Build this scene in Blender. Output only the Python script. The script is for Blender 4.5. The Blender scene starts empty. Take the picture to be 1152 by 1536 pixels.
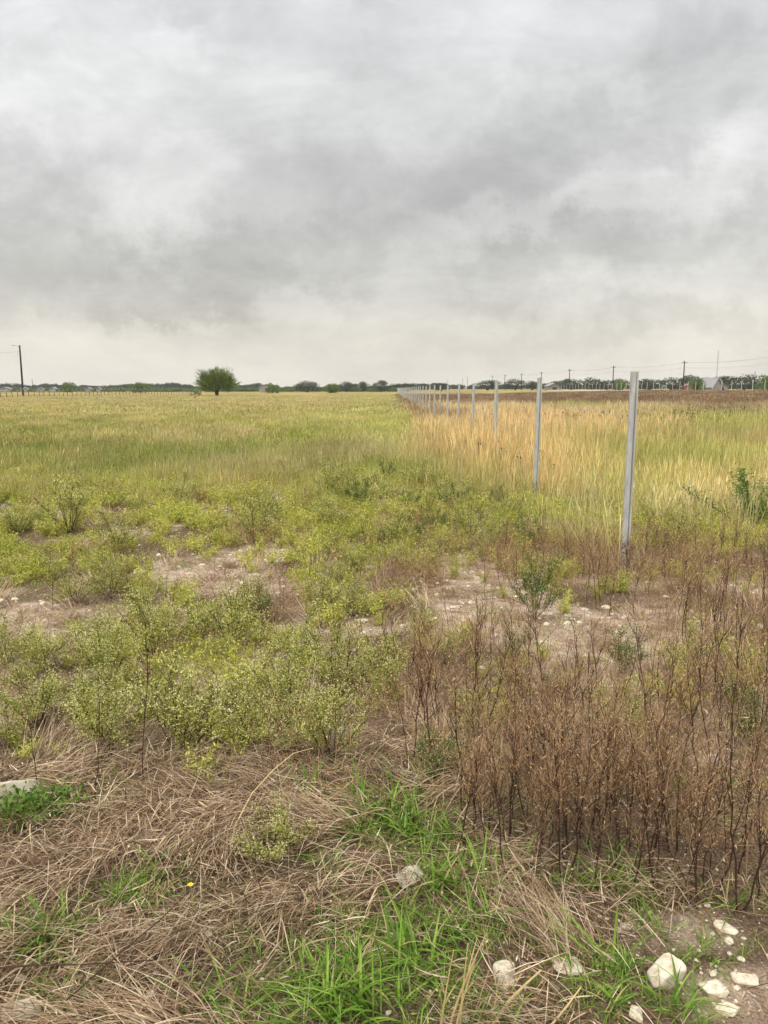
import bpy, math, random
import numpy as np
from mathutils import Vector, Matrix

R = math.radians
rng = np.random.default_rng(7)
random.seed(7)
scene = bpy.context.scene
COL = scene.collection

# ------------------------------------------------------------------ camera
CAM_H = 1.55
F_PX, CX, CY = 1154.0, 576.0, 768.0          # photograph 1152 x 1536
PITCH = math.atan(185.0 / F_PX)
CP, SP = math.cos(PITCH), math.sin(PITCH)

def pix_dir(px, py):
    u, w = px - CX, CY - py
    return Vector((u, F_PX * CP + w * SP, -F_PX * SP + w * CP)).normalized()

def sstep(a, b, x):
    t = np.clip((x - a) / (b - a), 0, 1)
    return t * t * (3 - 2 * t)

def hash2(ix, iy, seed):
    h = (ix * 374761393 + iy * 668265263 + seed * 974634777) & 0xffffffff
    h = ((h ^ (h >> 13)) * 1274126177) & 0xffffffff
    return ((h ^ (h >> 16)) & 0xffff) / 65535.0

def vnoise(x, y, seed=0):
    x = np.asarray(x, float); y = np.asarray(y, float)
    ix = np.floor(x).astype(np.int64); iy = np.floor(y).astype(np.int64)
    fx = x - ix; fy = y - iy
    fx = fx * fx * (3 - 2 * fx); fy = fy * fy * (3 - 2 * fy)
    a = hash2(ix, iy, seed); b = hash2(ix + 1, iy, seed)
    c = hash2(ix, iy + 1, seed); d = hash2(ix + 1, iy + 1, seed)
    return (a * (1 - fx) + b * fx) * (1 - fy) + (c * (1 - fx) + d * fx) * fy

def fbm(x, y, seed=0, o=3):
    s = 0; amp = 1; tot = 0
    for k in range(o):
        s = s + amp * vnoise(np.asarray(x) * 2 ** k + 17.3 * k, np.asarray(y) * 2 ** k - 9.1 * k, seed + k)
        tot += amp; amp *= .5
    return s / tot

RISE = 0.8
def terrain(x, y):
    x = np.asarray(x, float); y = np.asarray(y, float)
    base = RISE * sstep(14, 62, x) * sstep(10, 90, y)
    near = (fbm(x * 1.3, y * 1.3, 3) - .5) * .07
    mid = (fbm(x * .12, y * .12, 11) - .5) * .16 * sstep(6, 40, np.hypot(x, y))
    fade = 1 - sstep(250, 400, y)
    return base + (near + mid) * fade - .0

def ground(px, py):
    """point of the ground seen at photograph pixel (flat approximation refined on the terrain)"""
    d = pix_dir(px, py)
    z = 0.0
    for _ in range(6):
        t = (z - CAM_H) / d.z
        x, y = d.x * t, d.y * t
        z = float(terrain(x, y))
    return x, y, z

def to_pix(x, y, h=0.0):
    """photograph pixel of point(s) at height h"""
    z = h - CAM_H
    depth = y * CP - z * SP
    up = y * SP + z * CP
    return CX + F_PX * x / depth, CY - F_PX * up / depth

def fence_x(y):
    return 2.01 + .0077 * np.asarray(y, float)

# ------------------------------------------------------------------ object helpers
def tag(o, label=None, cat=None, group=None, kind=None):
    if label: o['label'] = label
    if cat: o['category'] = cat
    if group: o['group'] = group
    if kind: o['kind'] = kind
    return o

def make_mesh(name, V, Fc, mats, mi=None, smooth=False):
    me = bpy.data.meshes.new(name)
    me.from_pydata([tuple(v) for v in np.asarray(V).tolist()], [], Fc if isinstance(Fc, list) else Fc.tolist())
    for m in (mats if isinstance(mats, (list, tuple)) else [mats]):
        me.materials.append(m)
    if mi is not None:
        me.polygons.foreach_set('material_index', np.asarray(mi, dtype=np.int32))
    if smooth:
        me.polygons.foreach_set('use_smooth', np.ones(len(me.polygons), dtype=bool))
    me.update()
    return me

def link(name, me, parent=None, loc=(0, 0, 0), rot=(0, 0, 0), scale=(1, 1, 1)):
    o = bpy.data.objects.new(name, me)
    COL.objects.link(o)
    o.location = loc; o.rotation_euler = rot; o.scale = scale
    if parent: o.parent = parent
    return o

def empty(name, loc=(0, 0, 0), rotz=0, scale=(1, 1, 1)):
    o = bpy.data.objects.new(name, None)
    COL.objects.link(o)
    o.empty_display_size = .1
    o.location = loc; o.rotation_euler = (0, 0, rotz); o.scale = scale
    return o

class MB:
    def __init__(s): s.V = []; s.F = []; s.M = []; s.n = 0
    def add(s, V, F, m=0):
        V = np.asarray(V, float).reshape(-1, 3)
        F = [tuple(int(i) + s.n for i in f) for f in (F if isinstance(F, list) else F.tolist())]
        s.V.append(V); s.F += F; s.M += [m] * len(F); s.n += len(V)
    def mesh(s, name, mats, smooth=False):
        return make_mesh(name, np.concatenate(s.V), s.F, mats, s.M, smooth)

def strips(base, az, length, width, lean, bend, seg=4, roll=None, head=0.0, zmin=None):
    """N curved tapered blades -> (V,F).  all arguments arrays of N"""
    N = len(az)
    base = np.asarray(base, float)
    t = np.linspace(0, 1, seg + 1)
    th = lean[:, None] + bend[:, None] * t[None, :]
    ds = length[:, None] / seg
    thm = (th[:, 1:] + th[:, :-1]) / 2
    r = np.concatenate([np.zeros((N, 1)), np.cumsum(np.sin(thm) * ds, 1)], 1)
    z = np.concatenate([np.zeros((N, 1)), np.cumsum(np.cos(thm) * ds, 1)], 1)
    ca, sa = np.cos(az)[:, None], np.sin(az)[:, None]
    P = np.stack([base[:, 0:1] + r * ca, base[:, 1:2] + r * sa, base[:, 2:3] + z], -1)
    if zmin is not None:
        P[..., 2] = np.maximum(P[..., 2], zmin)
    prof = np.clip(1 - t ** 1.8, .06, 1) * (.55 + .45 * np.minimum(t * 4, 1))
    if head > 0:
        prof = np.where(t > .72, head, .35) * np.ones_like(t); prof[-1] = .1
    if roll is None: roll = rng.uniform(-.6, .6, N)
    side = np.stack([-np.sin(az + roll), np.cos(az + roll), np.zeros(N)], -1)
    W = (width[:, None] * prof[None, :] * .5)[..., None] * side[:, None, :]
    V = np.stack([P - W, P + W], 2).reshape(-1, 3)
    b = (np.arange(N) * (seg + 1) * 2)[:, None] + (np.arange(seg) * 2)[None, :]
    Fc = np.stack([b, b + 1, b + 3, b + 2], -1).reshape(-1, 4)
    return V, Fc

def leafs(pos, length, width, spread=1.0, up=None):
    """N random-oriented diamond leaves"""
    N = len(pos)
    d = rng.normal(size=(N, 3))
    if up is not None: d[:, 2] = d[:, 2] * spread + up
    d /= np.linalg.norm(d, axis=1)[:, None]
    q = rng.normal(size=(N, 3))
    s = np.cross(d, q); s /= np.linalg.norm(s, axis=1)[:, None] + 1e-9
    L = np.broadcast_to(length, N)[:, None]; W = np.broadcast_to(width, N)[:, None]
    pos = np.asarray(pos)
    V = np.stack([pos, pos + d * L * .45 + s * W * .5, pos + d * L, pos + d * L * .45 - s * W * .5], 1).reshape(-1, 3)
    return V, (np.arange(N) * 4)[:, None] + np.arange(4)[None, :]

def tube(pts, rad, sides=4, cap=True):
    pts = np.asarray(pts, float); n = len(pts)
    rad = np.broadcast_to(rad, n)
    V = []; F = []
    for i in range(n):
        d = pts[min(i + 1, n - 1)] - pts[max(i - 1, 0)]
        d = d / (np.linalg.norm(d) + 1e-9)
        a = np.cross(d, [0.3, .9, .1] if abs(d[2]) > .8 else [0, 0, 1.]); a /= np.linalg.norm(a) + 1e-9
        b = np.cross(d, a)
        for k in range(sides):
            an = 2 * math.pi * k / sides
            V.append(pts[i] + rad[i] * (math.cos(an) * a + math.sin(an) * b))
    for i in range(n - 1):
        for k in range(sides):
            k2 = (k + 1) % sides
            F.append((i * sides + k, i * sides + k2, (i + 1) * sides + k2, (i + 1) * sides + k))
    if cap:
        F.append(tuple(range(sides))[::-1]); F.append(tuple((n - 1) * sides + k for k in range(sides)))
    return np.array(V), F

def box(x0, x1, y0, y1, z0, z1):
    V = [(x, y, z) for z in (z0, z1) for y in (y0, y1) for x in (x0, x1)]
    F = [(0, 2, 3, 1), (4, 5, 7, 6), (0, 1, 5, 4), (2, 6, 7, 3), (0, 4, 6, 2), (1, 3, 7, 5)]
    return np.array(V, float), F

# ------------------------------------------------------------------ materials
def lin(c):
    return tuple(((v / 255) / 12.92 if v / 255 <= .04045 else ((v / 255 + .055) / 1.055) ** 2.4) for v in c)

def newmat(name):
    m = bpy.data.materials.new(name); m.use_nodes = True
    nt = m.node_tree; nt.nodes.clear()
    out = nt.nodes.new('ShaderNodeOutputMaterial')
    return m, nt, out

def ramp(nt, stops, interp='LINEAR'):
    r = nt.nodes.new('ShaderNodeValToRGB')
    r.color_ramp.interpolation = interp
    el = r.color_ramp.elements
    while len(el) < len(stops): el.new(.5)
    for e, (p, c) in zip(el, stops):
        e.position = p; e.color = (*c, 1)
    return r

def plant_mat(name, cols, transl=.3, tint=False, rough=.6, spec=.25, nscale=None):
    """random colour per leaf out of cols (linear); optional instance tint multiplied in"""
    m, nt, out = newmat(name)
    N, L = nt.nodes.new, nt.links.new
    geo = N('ShaderNodeNewGeometry')
    r = ramp(nt, [(i / max(1, len(cols) - 1), c) for i, c in enumerate(cols)])
    L(geo.outputs['Random Per Island'], r.inputs[0])
    col = r.outputs[0]
    if tint:
        at = N('ShaderNodeAttribute'); at.attribute_type = 'INSTANCER'; at.attribute_name = 'tint'
        mx = N('ShaderNodeMix'); mx.data_type = 'RGBA'; mx.blend_type = 'MULTIPLY'; mx.inputs[0].default_value = 1
        L(col, mx.inputs[6]); L(at.outputs['Color'], mx.inputs[7]); col = mx.outputs[2]
    if nscale:
        nz = N('ShaderNodeTexNoise'); nz.inputs['Scale'].default_value = nscale
        L(geo.outputs['Position'], nz.inputs['Vector'])
        mr = N('ShaderNodeMapRange'); mr.inputs[3].default_value = .6; mr.inputs[4].default_value = 1.35
        L(nz.outputs[0], mr.inputs[0])
        mx = N('ShaderNodeVectorMath'); mx.operation = 'SCALE'
        L(col, mx.inputs[0]); L(mr.outputs[0], mx.inputs['Scale']); col = mx.outputs[0]
    p = N('ShaderNodeBsdfPrincipled')
    p.inputs['Roughness'].default_value = rough
    p.inputs['Specular IOR Level'].default_value = spec
    L(col, p.inputs['Base Color'])
    transl *= .5
    if transl > 0:
        tr = N('ShaderNodeBsdfTranslucent'); L(col, tr.inputs[0])
        ms = N('ShaderNodeMixShader'); ms.inputs[0].default_value = transl
        L(p.outputs[0], ms.inputs[1]); L(tr.outputs[0], ms.inputs[2]); L(ms.outputs[0], out.inputs[0])
    else:
        L(p.outputs[0], out.inputs[0])
    return m

def solid_mat(name, c, c2=None, scale=8, rough=.7, metal=0, bump=0, detail=5, lo=.35, hi=.65):
    m, nt, out = newmat(name)
    N, L = nt.nodes.new, nt.links.new
    p = N('ShaderNodeBsdfPrincipled'); p.inputs['Roughness'].default_value = rough; p.inputs['Metallic'].default_value = metal
    L(p.outputs[0], out.inputs[0])
    tc = N('ShaderNodeTexCoord')
    nz = N('ShaderNodeTexNoise'); nz.inputs['Scale'].default_value = scale; nz.inputs['Detail'].default_value = detail
    L(tc.outputs['Object'], nz.inputs['Vector'])
    r = ramp(nt, [(lo, c), (hi, c2 or c)]); L(nz.outputs[0], r.inputs[0]); L(r.outputs[0], p.inputs['Base Color'])
    if bump:
        b = N('ShaderNodeBump'); b.inputs['Strength'].default_value = bump; b.inputs['Distance'].default_value = .02
        L(nz.outputs[0], b.inputs['Height']); L(b.outputs[0], p.inputs['Normal'])
    return m

M = {}
M['straw'] = plant_mat('dry_straw', [lin(c) for c in ((84, 60, 42), (150, 122, 90), (196, 168, 132), (236, 216, 184), (118, 90, 64), (174, 144, 110), (92, 68, 50))], .15, nscale=2.5)
M['fresh'] = plant_mat('fresh_green_blades', [lin(c) for c in ((72, 104, 26), (108, 144, 42), (148, 178, 72), (92, 122, 38), (124, 156, 58), (182, 168, 108))], .4)
M['tint'] = plant_mat('tinted_grass', [(.5, .5, .46), (1, 1, 1), (1.5, 1.42, 1.2), (.75, .82, .62)], .3, tint=True)
M['weedleaf'] = plant_mat('weed_leaves', [lin(c) for c in ((84, 90, 32), (168, 168, 76), (212, 208, 122), (136, 142, 58), (98, 104, 38))], .35)
M['weedleaf_dark'] = plant_mat('deep_green_leaves', [lin(c) for c in ((60, 80, 30), (96, 116, 48), (122, 140, 66))], .3)
M['flower'] = plant_mat('pale_flower_heads', [lin(c) for c in ((222, 216, 140), (240, 234, 190), (206, 202, 118))], .2)
M['weedstem'] = plant_mat('weed_stems', [lin(c) for c in ((48, 38, 28), (84, 72, 46))], 0)
M['darkstem'] = plant_mat('dead_dark_stems', [lin(c) for c in ((44, 29, 25), (66, 44, 36), (94, 66, 52))], 0)
M['twig'] = plant_mat('dead_twigs', [lin(c) for c in ((108, 78, 56), (160, 124, 90), (202, 168, 126), (96, 68, 52), (138, 114, 80))], .15)
M['twigtip'] = plant_mat('dry_seed_tips', [lin(c) for c in ((186, 152, 104), (224, 194, 142), (150, 120, 84))], .2)
M['head'] = plant_mat('dark_seed_heads', [lin(c) for c in ((52, 36, 32), (70, 50, 40))], 0)
M['golden'] = plant_mat('golden_stalk', [lin(c) for c in ((190, 162, 112), (220, 196, 144))], .2, nscale=30)
M['brightleaf'] = plant_mat('bright_leafy_green', [lin(c) for c in ((80, 112, 40), (116, 146, 60), (98, 128, 48))], .35)
M['yellow'] = plant_mat('yellow_petals', [lin(c) for c in ((232, 200, 30), (245, 220, 60))], .2)
M['mesquite'] = plant_mat('mesquite_leaves', [lin(c) for c in ((84, 100, 46), (112, 130, 60), (146, 160, 86))], .3)
M['oak'] = plant_mat('oak_leaves', [lin(c) for c in ((50, 60, 40), (66, 76, 50), (84, 94, 62))], .15)
M['brush'] = plant_mat('brush_leaves', [lin(c) for c in ((74, 96, 48), (94, 118, 56), (116, 138, 70))], .2)
M['brightbush'] = plant_mat('bright_bush_leaves', [lin(c) for c in ((78, 102, 44), (102, 126, 58), (126, 146, 76))], .3)
M['bark'] = solid_mat('bark', lin((62, 50, 42)), lin((88, 74, 62)), 12, .9, bump=.4)
M['polewood'] = solid_mat('weathered_pole', lin((38, 34, 36)), lin((60, 54, 52)), 4, .85)
M['wire'] = solid_mat('wire', lin((120, 120, 118)), None, 3, .5)
M['whitewall'] = solid_mat('painted_wall', lin((140, 136, 134)), lin((154, 150, 146)), 2, .7)
M['greyroof'] = solid_mat('metal_roof', lin((140, 138, 142)), lin((152, 150, 152)), 2, .5)
M['redroof'] = solid_mat('red_roof', lin((128, 98, 86)), lin((140, 110, 96)), 2, .7)
M['darkopen'] = solid_mat('dark_opening', lin((60, 56, 56)), None, 2, .8)
M['fencepost'] = solid_mat('rusty_fence_post', lin((96, 74, 56)), lin((124, 100, 78)), 20, .8)
M['whitecap'] = solid_mat('pale_post_top', lin((214, 210, 200)), None, 5, .7)
M['palepost'] = solid_mat('pale_metal_post', lin((200, 196, 188)), lin((216, 212, 206)), 3, .55)
M['road'] = solid_mat('caliche_road', lin((170, 158, 138)), lin((188, 176, 156)), .4, .9)

def stone_mat():
    m, nt, out = newmat('limestone')
    N, L = nt.nodes.new, nt.links.new
    p = N('ShaderNodeBsdfPrincipled'); p.inputs['Roughness'].default_value = .85; p.inputs['Specular IOR Level'].default_value = .2
    L(p.outputs[0], out.inputs[0])
    tc = N('ShaderNodeTexCoord'); oi = N('ShaderNodeObjectInfo')
    nz = N('ShaderNodeTexNoise'); nz.inputs['Scale'].default_value = 2.2; nz.inputs['Detail'].default_value = 6; nz.inputs['Roughness'].default_value = .6
    L(tc.outputs['Object'], nz.inputs['Vector'])
    r = ramp(nt, [(.3, lin((176, 152, 120))), (.46, lin((220, 206, 180))), (.7, lin((238, 230, 210)))])
    L(nz.outputs[0], r.inputs[0])
    h = N('ShaderNodeHueSaturation'); L(r.outputs[0], h.inputs['Color'])
    mr = N('ShaderNodeMapRange'); mr.inputs[3].default_value = .78; mr.inputs[4].default_value = 1.05
    L(oi.outputs['Random'], mr.inputs[0]); L(mr.outputs[0], h.inputs['Value'])
    L(h.outputs[0], p.inputs['Base Color'])
    n2 = N('ShaderNodeTexNoise'); n2.inputs['Scale'].default_value = 7; n2.inputs['Detail'].default_value = 6
    L(tc.outputs['Object'], n2.inputs['Vector'])
    b = N('ShaderNodeBump'); b.inputs['Strength'].default_value = .35; b.inputs['Distance'].default_value = .004
    L(n2.outputs[0], b.inputs['Height']); L(b.outputs[0], p.inputs['Normal'])
    return m
M['stone'] = stone_mat()

def post_mat():
    m, nt, out = newmat('galvanized_steel')
    N, L = nt.nodes.new, nt.links.new
    p = N('ShaderNodeBsdfPrincipled')
    L(p.outputs[0], out.inputs[0])
    tc = N('ShaderNodeTexCoord')
    vo = N('ShaderNodeTexVoronoi'); vo.inputs['Scale'].default_value = 60
    nz = N('ShaderNodeTexNoise'); nz.inputs['Scale'].default_value = 9; nz.inputs['Detail'].default_value = 6
    mp = N('ShaderNodeMapping'); mp.inputs['Scale'].default_value = (3, 3, .6)
    L(tc.outputs['Object'], mp.inputs[0]); L(mp.outputs[0], nz.inputs['Vector']); L(tc.outputs['Object'], vo.inputs['Vector'])
    r = ramp(nt, [(.35, lin((176, 178, 176))), (.65, lin((210, 210, 204)))]); L(nz.outputs[0], r.inputs[0])
    mx = N('ShaderNodeMix'); mx.data_type = 'RGBA'; mx.blend_type = 'MULTIPLY'; mx.inputs[0].default_value = .12
    L(r.outputs[0], mx.inputs[6]); L(vo.outputs['Color'], mx.inputs[7])
    # dried mud spattered on the lowest part of the post
    sep = N('ShaderNodeSeparateXYZ'); L(tc.outputs['Object'], sep.inputs[0])
    n2 = N('ShaderNodeTexNoise'); n2.inputs['Scale'].default_value = 28; n2.inputs['Detail'].default_value = 6
    L(tc.outputs['Object'], n2.inputs['Vector'])
    a = N('ShaderNodeMath'); a.operation = 'MULTIPLY_ADD'; a.inputs[1].default_value = .55; L(n2.outputs[0], a.inputs[0]); L(sep.outputs[2], a.inputs[2])
    mr = N('ShaderNodeMapRange'); mr.inputs[1].default_value = .50; mr.inputs[2].default_value = .57; mr.inputs[3].default_value = 1; mr.inputs[4].default_value = 0
    L(a.outputs[0], mr.inputs[0])
    m2 = N('ShaderNodeMix'); m2.data_type = 'RGBA'; L(mr.outputs[0], m2.inputs[0]); L(mx.outputs[2], m2.inputs[6])
    r2 = ramp(nt, [(.4, lin((70, 60, 58))), (.6, lin((190, 182, 176)))])
    n3 = N('ShaderNodeTexNoise'); n3.inputs['Scale'].default_value = 40; L(tc.outputs['Object'], n3.inputs['Vector'])
    L(n3.outputs[0], r2.inputs[0]); L(r2.outputs[0], m2.inputs[7])
    L(m2.outputs[2], p.inputs['Base Color'])
    p.inputs['Metallic'].default_value = .15; p.inputs['Roughness'].default_value = .6
    return m
M['post'] = post_mat()

# ------------------------------------------------------------------ region masks in photograph pixels
def ell(px, py, L):
    v = np.zeros_like(px)
    for (cx, cy, rx, ry, *w) in L:
        q = ((px - cx) / rx) ** 2 + ((py - cy) / ry) ** 2
        v = np.maximum(v, (w[0] if w else 1.) * np.exp(-.7 * q ** 1.5))
    return v

BARE = [(35, 945, 120, 38), (170, 940, 60, 16), (340, 865, 120, 38), (390, 835, 60, 20), (250, 925, 90, 20, .6), (735, 900, 110, 48), (700, 855, 55, 30),
        (820, 945, 120, 45), (900, 990, 130, 55, .9), (985, 935, 90, 32), (560, 945, 90, 22, .7), (640, 975, 50, 20, .7), (1065, 1120, 70, 50, .6),
        (1110, 1500, 110, 60), (1020, 1400, 130, 45, .7), (370, 738, 80, 14), (60, 765, 70, 14, .8), (330, 770, 60, 10, .7), (1120, 860, 80, 25, .5), (60, 1000, 50, 18, .6), (800, 1500, 60, 60, .4), (1000, 1290, 120, 40, .35)]
STRAW = [(250, 1340, 330, 190), (60, 1440, 220, 160), (430, 1230, 150, 90), (560, 1180, 130, 60, .9), (330, 1180, 120, 45), (620, 1120, 70, 35, .7), (500, 1330, 130, 70, 1),
         (850, 1400, 160, 50, .8), (760, 1320, 100, 40, .7), (430, 1470, 160, 90, .8), (800, 1500, 90, 60, .6), (1060, 1370, 120, 40, .7), (150, 1190, 110, 30, .6)]
FRESH = [(575, 1230, 65, 50, 1), (620, 1265, 70, 40, .9), (690, 1320, 100, 55), (660, 1400, 100, 70), (600, 1480, 120, 75, 1), (450, 1500, 140, 55, .95), (210, 1345, 55, 36, 1),
         (60, 1405, 50, 34, .95), (95, 1500, 70, 45, .85), (850, 1325, 110, 28, .7), (890, 1470, 80, 55, .9), (800, 1500, 60, 40, .6), (470, 1185, 36, 28, .8), (1120, 1400, 50, 40, .55),
         (300, 1515, 70, 30, .7), (160, 1200, 60, 25, .6), (110, 1450, 30, 25, .6), (480, 1290, 40, 25, .5), (540, 1400, 60, 40, .7), (700, 1520, 60, 40, .6), (980, 1400, 50, 25, .4), (1010, 1505, 60, 40, .9), (1060, 1440, 40, 30, .7), (390, 1420, 60, 40, .4), (130, 1225, 40, 25, .5), (740, 1250, 40, 40, .3), (620, 1150, 30, 20, .4)]

STONES = [  # px, py, width px, flat, rotation, label
    (14, 1196, 78, .8, .5, 'large pinkish limestone rock at the left edge beside the leafy green weed'),
    (998, 1458, 66, .5, .9, 'largest cream rock at lower right with green blades growing across it'),
    (1070, 1482, 42, .45, .2, 'rounded pale rock just right of the largest cream rock'),
    (1120, 1468, 40, .4, -.4, 'long smooth wedge-shaped white rock nearest the lower right edge'),
    (953, 1520, 26, .6, 1.2, 'small upright egg-shaped stone below the largest cream rock'),
    (1092, 1512, 34, .35, .1, 'flat pale stone under the rounded rock at lower right'),
    (618, 1312, 50, .55, .7, 'cream rock half hidden by the fresh grass in the lower middle'),
    (758, 1462, 46, .5, 1.4, 'pale rock in the grass beside the golden dry stalks'),
    (32, 1512, 50, .5, .1, 'cream rock lying in dead straw at the bottom left corner'),
    (1088, 1390, 30, .3, -.5, 'narrow weathered stone in litter below the dry stalks at right'),
    (940, 1388, 20, .3, .1, 'tiny buff stone between grass tufts under the thicket'),
    (850, 1446, 46, .25, 0, 'long flat whitish stone sliver in the litter at bottom centre'),
    (184, 929, 22, .45, .3, 'white oblong stone on the bare ground at left'),
    (208, 858, 20, .7, .2, 'upright white stone behind the dark-stemmed weeds on the left'),
    (81, 745, 16, .45, .1, 'far white stone at the edge of the grass on the left'),
    (338, 766, 12, .45, .1, 'little white stone before the green grass left of centre'),
    (648, 929, 18, .5, .1, 'chalky cube-like stone left on the pink bare patch'),
    (650, 967, 16, .45, .1, 'low white stone just below the cube-like stone'),
    (683, 910, 16, .4, .6, 'rounded stone high on the bare pink patch in the middle'),
    (670, 832, 10, .5, .2, 'small white stone at the top of the bare pink patch'),
    (432, 1052, 14, .6, .2, 'round white stone between the flowering bushes in the middle'),
    (336, 1072, 16, .5, .2, 'pale stone at the left foot of the flowering bushes'),
    (512, 1094, 16, .6, .9, 'pale stone showing among the middle bush flowers'),
    (545, 930, 22, .35, .2, 'flat grey-white stone behind the central bushes'),
    (1068, 1136, 26, .5, .4, 'buff rock deep inside the dry stalks at right'),
    (850, 935, 16, .4, .4, 'pale flat stone on bare soil behind the bare twigs'),
]

# ------------------------------------------------------------------ ground
def soil_cover(x, y):
    """0 = bare caliche, 1 = plant litter"""
    px, py = to_pix(x, np.maximum(y, .8))
    b = ell(px, py, BARE)
    n = fbm(x * 2.1, y * 2.1, 21)
    n2 = fbm(x * .5, y * .5, 31)
    D = y
    inner = sstep(.38, .72, b + (n - .5) * 1.0)
    midbare = sstep(.52, .66, n) * (1 - sstep(10, 14, D)) * sstep(2.6, 3.2, D) * .7
    bare = np.maximum(inner * (1 - sstep(14, 18, D)), midbare)
    bare = np.maximum(bare, .0)
    return 1 - np.clip(bare, 0, 1)

def build_ground():
    ys = np.concatenate([np.linspace(-60, -3, 10), np.linspace(-2, 12, 170), np.geomspace(12.3, 400, 110), [600, 1000, 2000, 5000]])
    xs_p = np.concatenate([np.linspace(0, 6, 75), np.geomspace(6.2, 400, 80), [700, 1500, 4000]])
    xs = np.concatenate([-xs_p[:0:-1], xs_p])
    X, Y = np.meshgrid(xs, ys)
    Z = terrain(X, Y)
    nx, ny = len(xs), len(ys)
    V = np.stack([X, Y, Z], -1).reshape(-1, 3)
    i = (np.arange(ny - 1)[:, None] * nx + np.arange(nx - 1)[None, :]).reshape(-1)
    Fc = np.stack([i, i + 1, i + nx + 1, i + nx], -1)
    m, nt, out = newmat('field_soil')
    N, L = nt.nodes.new, nt.links.new
    p = N('ShaderNodeBsdfPrincipled'); p.inputs['Roughness'].default_value = .95; p.inputs['Specular IOR Level'].default_value = .1
    L(p.outputs[0], out.inputs[0])
    geo = N('ShaderNodeNewGeometry')
    at = N('ShaderNodeAttribute'); at.attribute_name = 'cover'
    n1 = N('ShaderNodeTexNoise'); n1.inputs['Scale'].default_value = 6; n1.inputs['Detail'].default_value = 12; n1.inputs['Roughness'].default_value = .8
    L(geo.outputs['Position'], n1.inputs['Vector'])
    soil = ramp(nt, [(.34, lin((112, 92, 74))), (.49, lin((176, 152, 130))), (.62, lin((212, 194, 172)))]); L(n1.outputs[0], soil.inputs[0])
    n2 = N('ShaderNodeTexNoise'); n2.inputs['Scale'].default_value = 90; n2.inputs['Detail'].default_value = 10; n2.inputs['Roughness'].default_value = .75
    L(geo.outputs['Position'], n2.inputs['Vector'])
    vo = N('ShaderNodeTexVoronoi'); vo.inputs['Scale'].default_value = 45; vo.inputs['Randomness'].default_value = 1
    L(geo.outputs['Position'], vo.inputs['Vector'])
    pebf = ramp(nt, [(.12, (1, 1, 1)), (.26, (0, 0, 0))]); L(vo.outputs['Distance'], pebf.inputs[0])
    pebc = ramp(nt, [(.0, lin((140, 116, 98))), (.6, lin((200, 184, 162))), (1, lin((230, 220, 204)))]); 
    sx = N('ShaderNodeSeparateXYZ'); L(vo.outputs['Color'], sx.inputs[0]); L(sx.outputs[0], pebc.inputs[0])
    gt = N('ShaderNodeMath'); gt.operation = 'GREATER_THAN'; gt.inputs[1].default_value = .45; L(sx.outputs[1], gt.inputs[0])
    pf = N('ShaderNodeMath'); pf.operation = 'MULTIPLY'; L(pebf.outputs[0], pf.inputs[0]); L(gt.outputs[0], pf.inputs[1])
    mx = N('ShaderNodeMix'); mx.data_type = 'RGBA'; L(pf.outputs[0], mx.inputs[0]); L(soil.outputs[0], mx.inputs[6]); L(pebc.outputs[0], mx.inputs[7])
    lit = ramp(nt, [(.35, lin((76, 62, 50))), (.5, lin((116, 97, 77))), (.70, lin((158, 136, 112)))]); L(n2.outputs[0], lit.inputs[0])
    far = ramp(nt, [(.35, lin((136, 124, 70))), (.6, lin((172, 154, 96)))])
    n3 = N('ShaderNodeTexNoise'); n3.inputs['Scale'].default_value = .05; n3.inputs['Detail'].default_value = 6; L(geo.outputs['Position'], n3.inputs['Vector']); L(n3.outputs[0], far.inputs[0])
    at2 = N('ShaderNodeAttribute'); at2.attribute_name = 'farfield'
    ml = N('ShaderNodeMix'); ml.data_type = 'RGBA'; L(at2.outputs['Fac'], ml.inputs[0]); L(lit.outputs[0], ml.inputs[6]); L(far.outputs[0], ml.inputs[7])
    # break the cover edge with fine noise
    ad = N('ShaderNodeMath'); ad.operation = 'MULTIPLY_ADD'; ad.inputs[1].default_value = 1.2; ad.inputs[2].default_value = -.6
    L(n1.outputs[0], ad.inputs[0])
    ad2 = N('ShaderNodeMath'); ad2.operation = 'ADD'; L(at.outputs['Fac'], ad2.inputs[0]); L(ad.outputs[0], ad2.inputs[1])
    mr = N('ShaderNodeMapRange'); mr.interpolation_type = 'SMOOTHSTEP'; mr.inputs[1].default_value = .15; mr.inputs[2].default_value = 1.0
    L(ad2.outputs[0], mr.inputs[0])
    mf = N('ShaderNodeMix'); mf.data_type = 'RGBA'; L(mr.outputs[0], mf.inputs[0]); L(mx.outputs[2], mf.inputs[6]); L(ml.outputs[2], mf.inputs[7])
    L(mf.outputs[2], p.inputs['Base Color'])
    hs = N('ShaderNodeMath'); hs.operation = 'MULTIPLY_ADD'; hs.inputs[1].default_value = .5; L(pf.outputs[0], hs.inputs[0]); L(n1.outputs[0], hs.inputs[2])
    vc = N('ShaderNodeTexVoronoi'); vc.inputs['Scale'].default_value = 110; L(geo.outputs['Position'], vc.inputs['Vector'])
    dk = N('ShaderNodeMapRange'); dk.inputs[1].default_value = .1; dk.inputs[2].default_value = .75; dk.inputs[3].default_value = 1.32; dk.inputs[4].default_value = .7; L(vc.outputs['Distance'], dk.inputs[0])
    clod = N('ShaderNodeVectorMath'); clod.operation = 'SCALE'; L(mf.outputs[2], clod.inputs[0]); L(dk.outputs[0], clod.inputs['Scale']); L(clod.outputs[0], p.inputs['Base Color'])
    hs2 = N('ShaderNodeMath'); hs2.operation = 'MULTIPLY_ADD'; hs2.inputs[1].default_value = .5; L(n2.outputs[0], hs2.inputs[0]); L(hs.outputs[0], hs2.inputs[2])
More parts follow.
